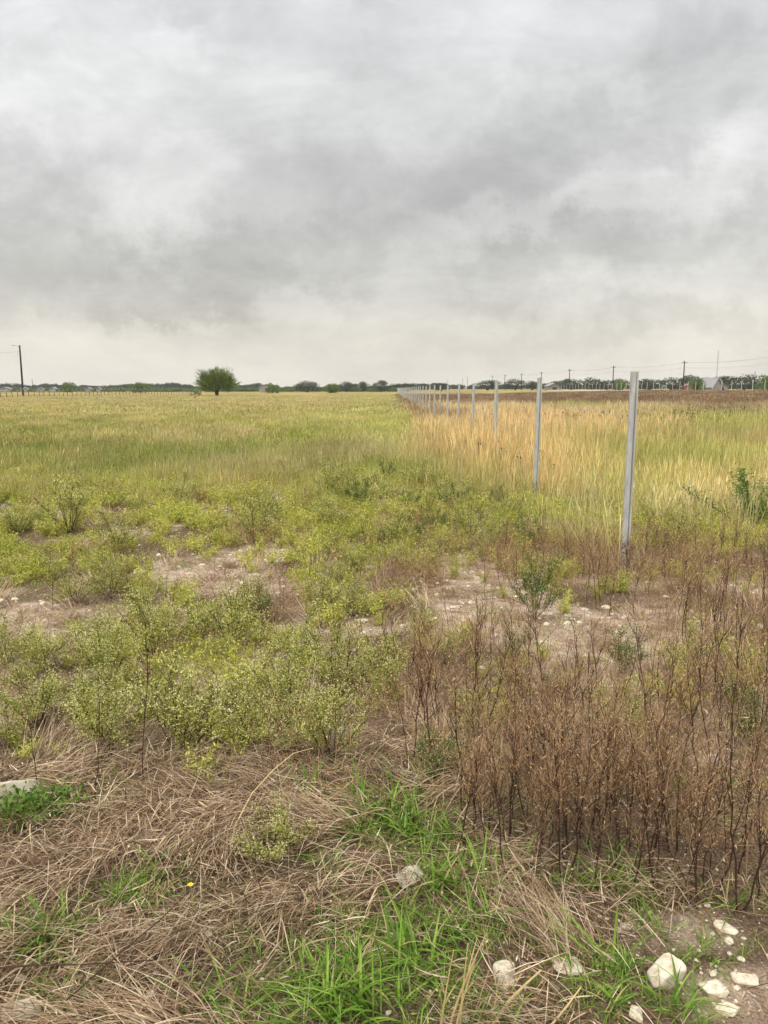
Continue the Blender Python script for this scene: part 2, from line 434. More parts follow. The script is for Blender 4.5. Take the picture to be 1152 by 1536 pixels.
    b = N('ShaderNodeBump'); b.inputs['Strength'].default_value = .9; b.inputs['Distance'].default_value = .02
    L(hs2.outputs[0], b.inputs['Height']); L(b.outputs[0], p.inputs['Normal'])
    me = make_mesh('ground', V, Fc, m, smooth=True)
    cov = soil_cover(V[:, 0], V[:, 1])
    a = me.attributes.new('cover', 'FLOAT', 'POINT'); a.data.foreach_set('value', cov.astype(np.float32))
    ff = sstep(12, 30, V[:, 1]) * (1 - .0 * V[:, 0])
    a = me.attributes.new('farfield', 'FLOAT', 'POINT'); a.data.foreach_set('value', ff.astype(np.float32))
    o = link('ground', me); tag(o, kind='structure')
build_ground()

# ------------------------------------------------------------------ instanced stuff
def scatter(name, protos, P, rotz, scl, idx, label, cat, tilt=None, tint=None):
    """one stuff object: geometry nodes put the clumps on the points"""
    n = len(P)
    me = bpy.data.meshes.new(name)
    me.vertices.add(n)
    me.vertices.foreach_set('co', np.asarray(P, np.float32).reshape(-1))
    rot = np.zeros((n, 3), np.float32); rot[:, 2] = rotz
    if tilt is not None: rot[:, :2] = tilt
    a = me.attributes.new('rot', 'FLOAT_VECTOR', 'POINT'); a.data.foreach_set('vector', rot.reshape(-1))
    s3 = np.asarray(scl, np.float32)
    if s3.ndim == 1: s3 = np.repeat(s3[:, None], 3, 1)
    a = me.attributes.new('scl', 'FLOAT_VECTOR', 'POINT'); a.data.foreach_set('vector', s3.reshape(-1))
    a = me.attributes.new('idx', 'INT', 'POINT'); a.data.foreach_set('value', np.asarray(idx, np.int32))
    if tint is not None:
        c = np.ones((n, 4), np.float32); c[:, :3] = tint
        a = me.attributes.new('tint', 'FLOAT_COLOR', 'POINT'); a.data.foreach_set('color', c.reshape(-1))
    me.update()
    o = link(name, me)
    tag(o, label, cat, kind='stuff')
    pc = bpy.data.collections.new(name + '_clumps')
    for k, pm in enumerate(protos):
        q = bpy.data.objects.new('%s_%02d' % (name, k), pm); pc.objects.link(q)
    ng = bpy.data.node_groups.new(name + '_scatter', 'GeometryNodeTree')
    ng.interface.new_socket('Geometry', in_out='INPUT', socket_type='NodeSocketGeometry')
    ng.interface.new_socket('Geometry', in_out='OUTPUT', socket_type='NodeSocketGeometry')
    N, L = ng.nodes.new, ng.links.new
    gi, go = N('NodeGroupInput'), N('NodeGroupOutput')
    ci = N('GeometryNodeCollectionInfo'); ci.inputs['Collection'].default_value = pc
    ci.inputs['Separate Children'].default_value = True; ci.inputs['Reset Children'].default_value = True
    ip = N('GeometryNodeInstanceOnPoints'); ip.inputs['Pick Instance'].default_value = True
    def attr(nm, t):
        k = N('GeometryNodeInputNamedAttribute'); k.data_type = t; k.inputs['Name'].default_value = nm; return k.outputs['Attribute']
    L(gi.outputs[0], ip.inputs['Points']); L(ci.outputs[0], ip.inputs['Instance'])
    L(attr('idx', 'INT'), ip.inputs['Instance Index'])
    er = N('FunctionNodeEulerToRotation'); L(attr('rot', 'FLOAT_VECTOR'), er.inputs[0]); L(er.outputs[0], ip.inputs['Rotation'])
    L(attr('scl', 'FLOAT_VECTOR'), ip.inputs['Scale'])
    L(ip.outputs[0], go.inputs[0])
    md = o.modifiers.new('scatter', 'NODES'); md.node_group = ng
    return o

def wedge(D0, D1, per_m2, margin=1.0, k=.56):
    """uniform random points of the view wedge between distances D0 and D1"""
    w1 = k * D1 + margin
    n = int(per_m2 * (D1 - D0) * 2 * w1)
    y = rng.uniform(D0, D1, n); x = rng.uniform(-w1, w1, n)
    ok = np.abs(x) < k * y + margin
    return x[ok], y[ok]

# ---- clump meshes
def clump(name, mat, nb, rad, h, w, lean=(.05, .5), bend=(.1, .9), seg=4, head=0, hv=.35, zlift=0):
    a = rng.uniform(0, 2 * math.pi, nb); r = rad * np.sqrt(rng.uniform(0, 1, nb))
    base = np.stack([r * np.cos(a), r * np.sin(a), np.zeros(nb) - .01 + zlift], -1)
    az = rng.uniform(0, 2 * math.pi, nb)
    V, Fc = strips(base, az, h * rng.uniform(1 - hv, 1 + hv, nb), w * rng.uniform(.6, 1.3, nb),
                   rng.uniform(*lean, nb), rng.uniform(*bend, nb), seg, head=head)
    return V, Fc

def straw_proto(k):
    mb = MB()
    if k % 8 in (0, 3, 5):                       # a lodged tuft, combed over to one side
        nb = 70
        base = np.stack([rng.normal(-.08, .05, nb), rng.normal(0, .05, nb), rng.uniform(-.01, .02, nb)], -1)
        V, Fc = strips(base, rng.normal(0, .38, nb), rng.uniform(.08, .26, nb), rng.uniform(.0014, .0052, nb), rng.uniform(.5, 1.3, nb), rng.uniform(.2, 1.1, nb), 5, roll=rng.uniform(-.8, .8, nb), zmin=-.005)
        mb.add(V, Fc)
        nb = 40
    else: nb = 95
    a = rng.uniform(0, 2 * math.pi, nb); r = .19 * np.sqrt(rng.uniform(0, 1, nb))
    base = np.stack([r * np.cos(a), r * np.sin(a), rng.uniform(-.005, .035, nb) * (1.2 - r / .2)], -1)
    az = rng.normal(0, .6, nb) + (rng.uniform(0, 1, nb) < .25) * rng.uniform(0, 6.28, nb)
    L = np.where(rng.uniform(0, 1, nb) < .62, rng.uniform(.02, .09, nb), rng.uniform(.08, .22, nb))
    V, Fc = strips(base, az, L, rng.uniform(.0012, .0058, nb) * (.6 + .4 * (L < .1)), rng.uniform(1.15, 1.56, nb), rng.uniform(-.6, 1.0, nb), 4, roll=rng.uniform(-.9, .9, nb), zmin=-.01)
    mb.add(V, Fc)
    n2 = 55                                        # crumbs of broken leaf
    pos = np.stack([rng.uniform(-.17, .17, n2), rng.uniform(-.17, .17, n2), rng.uniform(-.002, .02, n2)], -1)
    V, Fc = leafs(pos, rng.uniform(.005, .018, n2), rng.uniform(.002, .005, n2)); mb.add(V, Fc)
    return mb.mesh('straw_clump', M['straw'])

def fresh_proto(k, small=False):
    mb = MB()
    nb = 22 if small else 15
    V, Fc = clump('', None, nb, .05, .09 if small else .17, .0035 if small else .0085, (.15, 1.0), (.4, 1.6), 6)
    mb.add(V, Fc)
    return mb.mesh('fresh_clump', M['fresh'])

def field_proto(nb, rad, h, w, heads=0, stalk=0, mat='tint', seg=4, lean=(.05, .45)):
    mb = MB()
    V, Fc = clump('', None, nb, rad, h, w, lean, (.1, .8), seg); mb.add(V, Fc)
    if heads:
        a = rng.uniform(0, 2 * math.pi, heads); r = rad * np.sqrt(rng.uniform(0, 1, heads))
        base = np.stack([r * np.cos(a), r * np.sin(a), np.zeros(heads)], -1)
        V, Fc = strips(base, rng.uniform(0, 6.28, heads), h * rng.uniform(1.0, 1.6, heads), w * rng.uniform(1.2, 2.2, heads), rng.uniform(.02, .3, heads), rng.uniform(.05, .5, heads), 6, head=1.0)
        mb.add(V, Fc)
    return mb.mesh('field_clump', M[mat])

def weed_low_proto():
    """low feathery pale-green weed"""
    mb = MB()
    nst = 9
    P = []
    for i in range(nst):
        az = rng.uniform(0, 6.28); L = rng.uniform(.08, .2); ln = rng.uniform(.2, .9)
        t = np.linspace(0, 1, 22)
        p = np.stack([np.sin(ln * (.6 + .5 * t)) * L * t * math.cos(az), np.sin(ln * (.6 + .5 * t)) * L * t * math.sin(az), np.cos(ln) * L * t], -1)
        P.append(p + rng.normal(0, .012, p.shape) * t[:, None])
    P = np.concatenate(P); P = P[P[:, 2] > .01]
    P = np.concatenate([P, P + rng.normal(0, .012, P.shape)])
    V, Fc = leafs(P, rng.uniform(.012, .03, len(P)), rng.uniform(.004, .009, len(P)), 1, .5); mb.add(V, Fc)
    V, Fc = clump('', None, 12, .05, .14, .003, (.1, .8), (.1, .8), 3); mb.add(V, Fc)
    return mb.mesh('low_weed_clump', M['tint'])

def tangle_proto():
    """dry brown twiggy undergrowth"""
    mb = MB()
    nb = 70
    a = rng.uniform(0, 6.28, nb); r = .16 * np.sqrt(rng.uniform(0, 1, nb))
    base = np.stack([r * np.cos(a), r * np.sin(a), rng.uniform(0, .16, nb)], -1)
    V, Fc = strips(base, rng.uniform(0, 6.28, nb), rng.uniform(.05, .2, nb), rng.uniform(.0012, .0026, nb), rng.uniform(.1, 1.4, nb), rng.uniform(-1, 1, nb), 4)
    mb.add(V, Fc)
    P = np.stack([rng.normal(0, .09, 60), rng.normal(0, .09, 60), rng.uniform(.02, .28, 60)], -1)
    V, Fc = leafs(P, rng.uniform(.006, .016, 60), rng.uniform(.002, .005, 60)); mb.add(V, Fc, 1)
    return mb.mesh('twig_tangle', [M['twig'], M['twigtip']])

def headweed_proto():
    mb = MB()
    for i in range(3):
        az = rng.uniform(0, 6.28); L = rng.uniform(.5, .8); x, y = rng.normal(0, .3, 2); ln = rng.uniform(.05, .25)
        p = [np.array([x, y, 0]) + np.array([math.sin(ln) * math.cos(az), math.sin(ln) * math.sin(az), math.cos(ln)]) * L * t for t in (0, .5, 1)]
        V, Fc = tube(p, [.003, .0025, .002], 3); mb.add(V, Fc)
        for q in range(3):
            c = p[-1] + rng.normal(0, .03, 3) if q else p[-1]
            V, Fc = ico(c, rng.uniform(.008, .016)); mb.add(V, Fc)
            if q: 
                V, Fc = tube([p[1] * .3 + p[2] * .7, c], [.0015, .0015], 3); mb.add(V, Fc)
    return mb.mesh('seed_head_weed', M['head'])

def ico(c, r):
    ph = (1 + 5 ** .5) / 2
    V = np.array([(-1, ph, 0), (1, ph, 0), (-1, -ph, 0), (1, -ph, 0), (0, -1, ph), (0, 1, ph), (0, -1, -ph), (0, 1, -ph), (ph, 0, -1), (ph, 0, 1), (-ph, 0, -1), (-ph, 0, 1)], float)
    V = V / np.linalg.norm(V[0]) * r + np.asarray(c)
    F = [(0, 11, 5), (0, 5, 1), (0, 1, 7), (0, 7, 10), (0, 10, 11), (1, 5, 9), (5, 11, 4), (11, 10, 2), (10, 7, 6), (7, 1, 8), (3, 9, 4), (3, 4, 2), (3, 2, 6), (3, 6, 8), (3, 8, 9), (4, 9, 5), (2, 4, 11), (6, 2, 10), (8, 6, 7), (9, 8, 1)]
    return V, F

def stone_mesh(seed, flat=.6, sub=2, rough=.18, cuts=7):
    import bmesh
    r = np.random.default_rng(seed)
    bm = bmesh.new(); bmesh.ops.create_icosphere(bm, subdivisions=sub + 1, radius=1)
    planes = [(v / np.linalg.norm(v), r.uniform(.58, .85)) for v in r.normal(size=(cuts, 3))]
    for v in bm.verts:
        p = np.array(v.co)
        p = p * (1 + rough * (float(vnoise(p[0] * 1.5 + seed, p[1] * 1.5 + p[2] * 1.7, seed)) - .5))
        for n, d in planes:
            s = p @ n
            if s > d: p = p - n * (s - d) * .95
        p = p * (1 + .05 * (float(vnoise(p[0] * 5 + seed, p[1] * 5 + p[2] * 4, seed + 5)) - .5))
        v.co = (p[0], p[1] * .8, p[2] * flat)
    me = bpy.data.meshes.new('stone'); bm.to_mesh(me); bm.free()
    me.materials.append(M['stone'])
    me.polygons.foreach_set('use_smooth', np.ones(len(me.polygons), dtype=bool))
    return me

# ---- straw litter
def pts(x, y, dz=0.0):
    return np.stack([x, y, terrain(x, y) + dz], -1)

x, y = wedge(1.1, 3.9, 185, .5)
px, py = to_pix(x, y)
d = ell(px, py, STRAW) * sstep(.3, .55, fbm(x * 3.4, y * 3.4, 5) + .1)
d = np.maximum(d, .12 * (y < 4)) * (1 - .6 * ell(px, py, [(1110, 1490, 130, 70)])) * (1 - .86 * np.clip(ell(px, py, FRESH) * 1.2, 0, 1))
for (a_, b_, w_, *_r) in STONES + [(405, 1275, 90), (60, 1225, 90)]:
    d = d * (1 - .97 * np.exp(-(((px - a_) / (w_ * .75)) ** 2 + ((py - b_ - w_ * .25) / (w_ * .6)) ** 2) ** 2))
ok = rng.uniform(0, 1, len(x)) < d
x, y = x[ok], y[ok]; px, py = px[ok], py[ok]
pile = fbm(x * 2.6, y * 2.6, 41)
swirl = fbm(x * 1.5, y * 1.5, 51) * 9
scatter('dry_straw_litter', [straw_proto(k) for k in range(8)], pts(x, y, pile * .08 * ell(px, py, STRAW) - .008), swirl + rng.normal(0, .4, len(x)), rng.uniform(.65, 1.25, len(x)), rng.integers(0, 8, len(x)),
        'matted grey-brown dead straw lying over the foreground', 'dead grass', tilt=rng.normal(0, .14, (len(x), 2)))
# sparse straw scraps on the bare ground further off
x, y = wedge(2.8, 12, 54, .6)
px, py = to_pix(x, y)
ok = rng.uniform(0, 1, len(x)) < .35 + .65 * sstep(.45, .7, fbm(x * 1.4, y * 1.4, 6))
x, y = x[ok], y[ok]
scatter('dead_grass_scraps', [straw_proto(k) for k in range(4)], pts(x, y, -.01), rng.uniform(0, 6.28, len(x)), rng.uniform(.5, 1.1, len(x)), rng.integers(0, 4, len(x)),
        'thin scraps of dead grass strewn between the weeds', 'dead grass')

# ---- fresh green grass of the foreground
x, y = wedge(1.1, 3.3, 520, .5)
px, py = to_pix(x, y)
d = ell(px, py, FRESH) * sstep(.28, .55, fbm(x * 5, y * 5, 8) + .1)
d = np.maximum(d, .09 * sstep(.45, .7, fbm(x * 3, y * 3, 28)) + .02)
for (a_, b_, w_, *_r) in STONES:
    d = d * (1 - .9 * np.exp(-(((px - a_) / (w_ * .7)) ** 2 + ((py - b_ - w_ * .3) / (w_ * .5)) ** 2) ** 2))
ok = rng.uniform(0, 1, len(x)) < d * .95 * sstep(.22, .5, fbm(x * 7, y * 7, 88) + .08)
x, y = x[ok], y[ok]; d = d[ok]
idx = np.where(rng.uniform(0, 1, len(x)) < .45, rng.integers(0, 6, len(x)), rng.integers(6, 10, len(x)))
scatter('green_grass', [fresh_proto(k) for k in range(6)] + [fresh_proto(k, True) for k in range(4)], pts(x, y), rng.uniform(0, 6.28, len(x)), rng.uniform(.5, 1.15, len(x)) * (.62 + .45 * d), idx,
        'fresh bright green grass growing through the dead straw', 'grass')

# ---- low pale weeds between 3 m and the field
LOW = [(130, 870, 140, 60), (60, 840, 100, 60), (180, 780, 160, 50), (480, 770, 200, 45), (620, 740, 160, 45), (470, 850, 120, 40), (600, 830, 130, 35),
       (90, 1080, 130, 80), (200, 1000, 150, 60), (500, 1000, 180, 80), (330, 940, 90, 40), (420, 1110, 160, 50), (560, 905, 70, 25, .7), (350, 1000, 90, 50, .8), (30, 720, 80, 30), (330, 790, 90, 25),
       (800, 870, 80, 40, .7), (660, 790, 160, 40), (1000, 1060, 80, 60, .5), (820, 800, 120, 40), (1050, 800, 120, 50, .7), (690, 1010, 100, 50, .5), (60, 1200, 70, 25, .6), (180, 1180, 60, 20, .5), (700, 1080, 60, 40, .4)]
x, y = wedge(2.4, 13.5, 60, .6)
px, py = to_pix(x, y)
bare = ell(px, py, BARE)
d = (.16 + .9 * ell(px, py, LOW)) * sstep(.40, .54, fbm(x * 2.6, y * 2.6, 9) + .02) * 1.5 * (1 - .72 * sstep(.35, .75, bare))
d = d * (1 - .8 * ((x > .6) & (y < 3.6))) * (1 - .85 * sstep(1100, 1180, py) )
ok = rng.uniform(0, 1, len(x)) < d
x, y = x[ok], y[ok]
c1, c2, c3 = np.array(lin((204, 202, 108))), np.array(lin((150, 158, 68))), np.array(lin((172, 150, 104)))
t = fbm(x * 1.2, y * 1.2, 13)[:, None]; u = rng.uniform(0, 1, (len(x), 1))
tint = c1 * (1 - t) + c2 * t; tint = np.where(u < .13, c3, tint) * rng.uniform(.8, 1.15, (len(x), 1))
s = rng.uniform(.6, 1.2, len(x)) * (.85 + .35 * sstep(4, 10, y))
scatter('low_weeds', [weed_low_proto() for k in range(8)], pts(x, y), rng.uniform(0, 6.28, len(x)), s, rng.integers(0, 8, len(x)),
        'low yellow-green feathery weeds covering the stony ground', 'ground cover', tint=tint)

# tiny sprouts and creeping green cover on the open soil
def sprout_proto():
    mb = MB(); V, Fc = clump('', None, 26, .07, .035, .003, (.2, 1.3), (.1, .9), 2); mb.add(V, Fc)
    P = np.stack([rng.normal(0, .05, 40), rng.normal(0, .05, 40), rng.uniform(.003, .02, 40)], -1)
    V, Fc = leafs(P, rng.uniform(.008, .016, 40), rng.uniform(.004, .008, 40)); mb.add(V, Fc)
    return mb.mesh('sprouts', M['tint'])
x, y = wedge(1.6, 12.5, 110, .6)
px, py = to_pix(x, y)
g = fbm(x * 1.7, y * 1.7, 37)
ok = rng.uniform(0, 1, len(x)) < (sstep(.42, .66, g) * .8 + .12) * np.where(y < 2.8, .35, 1) * (1 - .45 * sstep(.25, .6, ell(px, py, BARE)))
x, y, g = x[ok], y[ok], g[ok]
t = rng.uniform(0, 1, (len(x), 1)); ta, tb, td = np.array(lin((118, 142, 62))), np.array(lin((166, 168, 96))), np.array(lin((150, 118, 86)))
tint = ta * t + tb * (1 - t); tint = np.where(rng.uniform(0, 1, (len(x), 1)) < .35, td, tint)
scatter('green_sprouts', [sprout_proto() for k in range(5)], pts(x, y), rng.uniform(0, 6.28, len(x)), rng.uniform(.6, 1.4, len(x)), rng.integers(0, 5, len(x)),
        'tiny green and brown sprouts creeping over the stony soil', 'ground cover', tint=tint)

# ---- field grass with three sizes of clump by distance
def field_tint(x, y):
    side0 = sstep(-1, 1, x - fence_x(y))
    hc = (.12 + .28 * side0) * sstep(6, 14, y) + terrain(x, y)
    px, py = to_pix(x, y, hc)
    n = fbm(x * .35, y * .22, 61); n2 = fbm(x * 1.1, y * .7, 71)
    tan = np.array(lin((194, 180, 136))); olive = np.array(lin((176, 168, 106))); green = np.array(lin((140, 150, 72)))
    lime = np.array(lin((176, 180, 104))); gold = np.array(lin((228, 200, 152))); brown = np.array(lin((134, 110, 92))); pale = np.array(lin((216, 198, 168))); strawy = np.array(lin((196, 184, 138)))
    def mix(a, b, t): return a * (1 - t[:, None]) + b * t[:, None]
    left = mix(np.tile(green, (len(x), 1)), olive, sstep(.4, .62, n2))
    left = mix(left, green * .95, ell(px, py, [(300, 685, 330, 30, .35), (560, 665, 90, 22, .5)]))
    left = mix(left, tan, sstep(632, 600, py + (n - .5) * 60) * .65)
    left = mix(left, tan, sstep(.54, .7, n) * .6)
    left = mix(left, lime, ell(px, py, [(585, 640, 50, 26, .7), (570, 610, 45, 16, .4), (500, 625, 60, 12, .5)]))
    left = mix(left, olive * 1.05, sstep(690, 730, py) * .7)
    right = mix(np.tile(gold, (len(x), 1)), strawy, sstep(700, 760, py + (n2 - .5) * 60))
    right = mix(right, pale, sstep(650, 620, py + (n2 - .5) * 20) * .7)
    right = mix(right, lime * .9, ell(px, py, [(1100, 640, 130, 22), (1050, 690, 190, 24, .95), (870, 612, 60, 9, .9), (960, 735, 90, 20, .7), (1010, 665, 90, 20, .6)]))
    right = mix(right, brown, sstep(613, 600, py + (n - .5) * 16) * .95)
    right = mix(right, brown, ell(px, py, [(1100, 612, 110, 9, .6), (960, 600, 200, 8, .8)]))
    s = sstep(-1.3, 1.1, x - fence_x(y) + (n2 - .5) * 1.6 + .7 * sstep(9, 13, y) * (y < 24))
    c = mix(left, right, s)
    far_fence = ((np.abs(x - fence_x(y)) < .9) & (y > 26)).astype(float) * .75
    c = mix(c, brown * 1.15, far_fence)
    c = c * (.62 + .76 * fbm(x * .8, y * .3, 83))[:, None]
    c = mix(c, tan, (rng.uniform(0, 1, len(x)) < .12).astype(float) * .7)
    return c, s, px, py, n, n2

def field_layer(D0, D1, per, protosL, protosR, hk, nm, lab, cat):
    x, y = wedge(D0, D1, per, 2.0)
    c, s, px, py, n, n2 = field_tint(x, y)
    # ragged near edge: the grass starts nearer on the right of the fence line
    edge = np.where(px < 620, 11.0, np.interp(px, [620, 700, 800, 900, 1152, 1400], [11.2, 10.2, 9.2, 7.7, 7.1, 7]))
    p = sstep(-1.2, 1.2, y - edge + (n2 - .5) * 5)
    p = p * (1 - .9 * ell(px, py, [(370, 738, 80, 12), (60, 765, 70, 12)]))
    ok = (rng.uniform(0, 1, len(x)) < p) & (x < 62)
    x, y, c, s, px, py, n, n2 = x[ok], y[ok], c[ok], s[ok], px[ok], py[ok], n[ok], n2[ok]
    brown = sstep(613, 600, py) * s
    hs = (.6 + .8 * n) * (.7 + .6 * n2) * (1 + s * .5 * sstep(9, 13, y) * (1 - .45 * sstep(24, 50, y)) * (1 - ell(px, py, [(1080, 690, 160, 40, .6), (1100, 640, 130, 25, .5)]))) * (1 - .25 * brown) * hk
    hs *= np.where(s < .5, np.interp(y, [8, 12, 20, 35, 60], [.95, 1.1, .85, .62, .55]), .92)
    k = len(protosL)
    idx = np.where(rng.uniform(0, 1, len(x)) < s, k, 0) + rng.integers(0, k, len(x))
    sc = np.stack([rng.uniform(.8, 1.2, len(x))] * 2 + [hs * rng.uniform(.85, 1.2, len(x))], -1)
    scatter(nm, protosL + protosR, pts(x, y), rng.uniform(0, 6.28, len(x)), sc, idx, lab, cat, tint=c * rng.uniform(.88, 1.12, (len(x), 1)))

field_layer(6.3, 20, 34, [field_proto(34, .14, .24, .0045, 3) for k in range(5)], [field_proto(20, .13, .36, .0045, 11, lean=(.05, .95)) for k in range(5)], 1.0,
            'near_field_grass', 'knee-high yellow-green and golden grass where the field begins', 'grass')
field_layer(19, 46, 6.5, [field_proto(75, .36, .26, .0085, 10, seg=3) for k in range(4)], [field_proto(60, .34, .38, .008, 30, seg=3, lean=(.05, .7)) for k in range(4)], 1.0,
            'middle_field_grass', 'golden and green grass across the middle of the field', 'grass')
field_layer(44, 170, 1.0, [field_proto(80, 1.0, .32, .026, 16, seg=2) for k in range(3)], [field_proto(90, 1.0, .36, .024, 40, seg=2) for k in range(3)], 1.0,
            'far_field_grass', 'tan grass and brown weeds spread across the far field', 'grass')

# scattered seeding stalks that break the even grass of the left field
x, y = wedge(10.5, 75, 5.5, 1)
g = fbm(x * .45, y * .2, 43)
ok = (rng.uniform(0, 1, len(x)) < sstep(.4, .68, g) * np.interp(y, [10, 20, 75], [1, .7, .3])) & (x < fence_x(y) - .6)
x, y = x[ok], y[ok]
t = rng.uniform(0, 1, (len(x), 1)); ta, tb = np.array(lin((214, 194, 136))), np.array(lin((166, 150, 84)))
sc = (rng.uniform(.6, 1.15, len(x)) * np.interp(y, [10, 30, 75], [1, .95, .8]))
scatter('seeding_grass_stalks', [field_proto(5, .22, .24, .006, 9, seg=4, lean=(.02, .5)) for k in range(5)], pts(x, y), rng.uniform(0, 6.28, len(x)), sc, rng.integers(0, 5, len(x)),
        'scattered pale seeding stalks standing over the green field at left', 'grass', tint=ta * t + tb * (1 - t))

# tall golden grass along the fence, pale plumes
x, y = wedge(9.5, 30, 12, 1)
px, py = to_pix(x, y)
d = ell(px, py, [(790, 700, 60, 30, .8), (740, 690, 60, 30), (860, 660, 120, 28), (700, 660, 60, 25, .8), (960, 650, 120, 20, .5), (800, 640, 150, 18, .9)])
ok = (rng.uniform(0, 1, len(x)) < d) & (x > fence_x(y) - 1.2)
x, y = x[ok], y[ok]
g1, g2 = np.array(lin((232, 208, 164))), np.array(lin((204, 172, 126)))
t = rng.uniform(0, 1, (len(x), 1))
scatter('tall_golden_grass', [field_proto(16, .14, .5, .006, 22, seg=5, lean=(.02, .3)) for k in range(5)], pts(x, y), rng.uniform(0, 6.28, len(x)), rng.uniform(.75, 1.2, len(x)), rng.integers(0, 5, len(x)),
        'tall golden seeding grass around the second to sixth metal posts', 'grass', tint=g1 * t + g2 * (1 - t))

# weeds with dark seed heads right of the fence
x, y = wedge(11, 34, 7, 1)
px, py = to_pix(x, y)
d = ell(px, py, [(950, 640, 130, 22), (1060, 625, 110, 16), (880, 620, 90, 14, .7), (860, 760, 60, 30, .25), (1060, 850, 100, 25, .5), (720, 600, 60, 8, .5), (960, 830, 80, 20, .3)])
ok = (rng.uniform(0, 1, len(x)) < d) & (x > fence_x(y) - .6)
x, y = x[ok], y[ok]
scatter('seed_head_weeds', [headweed_proto() for k in range(4)], pts(x, y), rng.uniform(0, 6.28, len(x)), rng.uniform(.7, 1.05, len(x)), rng.integers(0, 4, len(x)),
        'thin dry weeds with dark round seed heads above the golden grass', 'weeds')

# dry twig tangle
TANG = [(880, 1150, 200, 80, .6), (1040, 1120, 150, 120, .5), (1080, 980, 130, 90, .5), (700, 1170, 90, 60, .6), (620, 1040, 90, 50, .5), (900, 855, 230, 30, 1), (780, 1070, 90, 50, .6), (950, 1080, 120, 50, .7),
        (620, 885, 45, 18, .9), (420, 920, 50, 20, .8), (700, 985, 60, 20, .7), (540, 1110, 60, 40, .7), (440, 1150, 100, 25, .6), (760, 840, 90, 25, .6), (650, 1130, 80, 30, .6), (560, 800, 70, 14, .4), (400, 810, 40, 12, .5), (1080, 1330, 90, 40, .3), (620, 680, 50, 30, .3), (210, 970, 60, 20, .5)]
x, y = wedge(2.1, 13, 85, .6)
px, py = to_pix(x, y)
d = ell(px, py, TANG) * sstep(.25, .5, fbm(x * 3, y * 3, 15) + .1)
ok = rng.uniform(0, 1, len(x)) < d * .9
x, y = x[ok], y[ok]
scatter('dry_twig_undergrowth', [tangle_proto() for k in range(6)], pts(x, y), rng.uniform(0, 6.28, len(x)), rng.uniform(.6, 1.25, len(x)), rng.integers(0, 6, len(x)),
        'fine brown tangle of dead twigs between the dry weed stalks', 'dead weeds')

# gravel
x, y = wedge(1.1, 12, 330, .6)
px, py = to_pix(x, y)
b = ell(px, py, BARE)
n = fbm(x * 3.5, y * 3.5, 19)
ok = rng.uniform(0, 1, len(x)) < (.06 + .42 * sstep(.2, .55, b)) * sstep(.36, .62, n + .1)
x, y = x[ok], y[ok]
s = .0025 + .011 * rng.uniform(0, 1, len(x)) ** 4 + .012 * (rng.uniform(0, 1, len(x)) > .97)
s = s * (1.15 + 1.1 * sstep(2.6, 6, y))
x2, y2 = wedge(1.1, 3.2, 4200, .5)
px2, py2 = to_pix(x2, y2)
b2 = ell(px2, py2, BARE)
ok = rng.uniform(0, 1, len(x2)) < (.04 + .3 * sstep(.2, .6, b2)) * sstep(.35, .6, fbm(x2 * 6, y2 * 6, 29) + .08)
x2, y2 = x2[ok], y2[ok]
s2 = .0014 + .0075 * rng.uniform(0, 1, len(x2)) ** 3.5
x = np.concatenate([x, x2]); y = np.concatenate([y, y2]); s = np.concatenate([s, s2])
gr = [stone_mesh(100 + k, .6, 1) for k in range(6)]
scatter('gravel', gr, pts(x, y, .001), rng.uniform(0, 6.28, len(x)), s, rng.integers(0, 6, len(x)), 'small pale limestone gravel on the bare soil', 'gravel')

# ------------------------------------------------------------------ stones, each its own thing
def place_stone(px_, py_, wpx, flat, rot, lab, grp, seed, x=None, y=None):
    if x is None: x, y, z = ground(px_, py_)
    z = float(terrain(x, y))
    dist = math.hypot(y, CAM_H)
    w = wpx * dist / F_PX if wpx > 0 else -wpx
    me = stone_protos[seed % len(stone_protos)]
    o = link('stone', me, None, (x, y, z + w * .5 * flat * .3), (random.uniform(-.15, .15), random.uniform(-.15, .15), rot), (w * .54, w * .48, w * .54 * flat / .6))
    tag(o, lab, 'stone', grp)
    return o
stone_protos = [stone_mesh(10 + k, .6, 3, .5, 16) for k in range(9)]
for i, (a, b_, w, fl, ro, lab) in enumerate(STONES):
    place_stone(a, b_ + w * .12, w, fl, ro, lab, None, i)
def small_stones(n, cx, cy, rx, ry, w0, w1, lab, grp):
    for i in range(n):
        a = cx + rx * random.uniform(-1, 1); b_ = cy + ry * random.uniform(-1, 1)
        place_stone(a, b_, random.uniform(w0, w1), random.uniform(.3, .6), random.uniform(0, 3), lab, grp, random.randrange(9))
small_stones(22, 730, 905, 95, 45, 5, 13, 'small limestone lying on the bare pink patch in the middle', 'small stones on the middle bare patch')
small_stones(14, 950, 950, 110, 35, 5, 11, 'small limestone on the bare strip behind the dry stalks', 'small stones behind the dry stalks')
small_stones(12, 60, 950, 70, 28, 6, 14, 'small limestone lying on the bare patch at the left edge', 'small stones on the left bare patch')
small_stones(14, 330, 880, 110, 40, 5, 11, 'small limestone between the dark-stemmed weeds left of centre', 'small stones left of centre')
small_stones(10, 380, 736, 70, 12, 4, 9, 'small distant limestone at the front edge of the tall grass', 'small stones at the grass edge')
small_stones(8, 1080, 1480, 70, 50, 6, 15, 'little pebble-sized stone on the soil in the lower right corner', 'small stones in the lower right corner')
small_stones(8, 70, 775, 60, 18, 4, 9, 'small distant limestone on the stony strip at far left', 'small stones at far left')

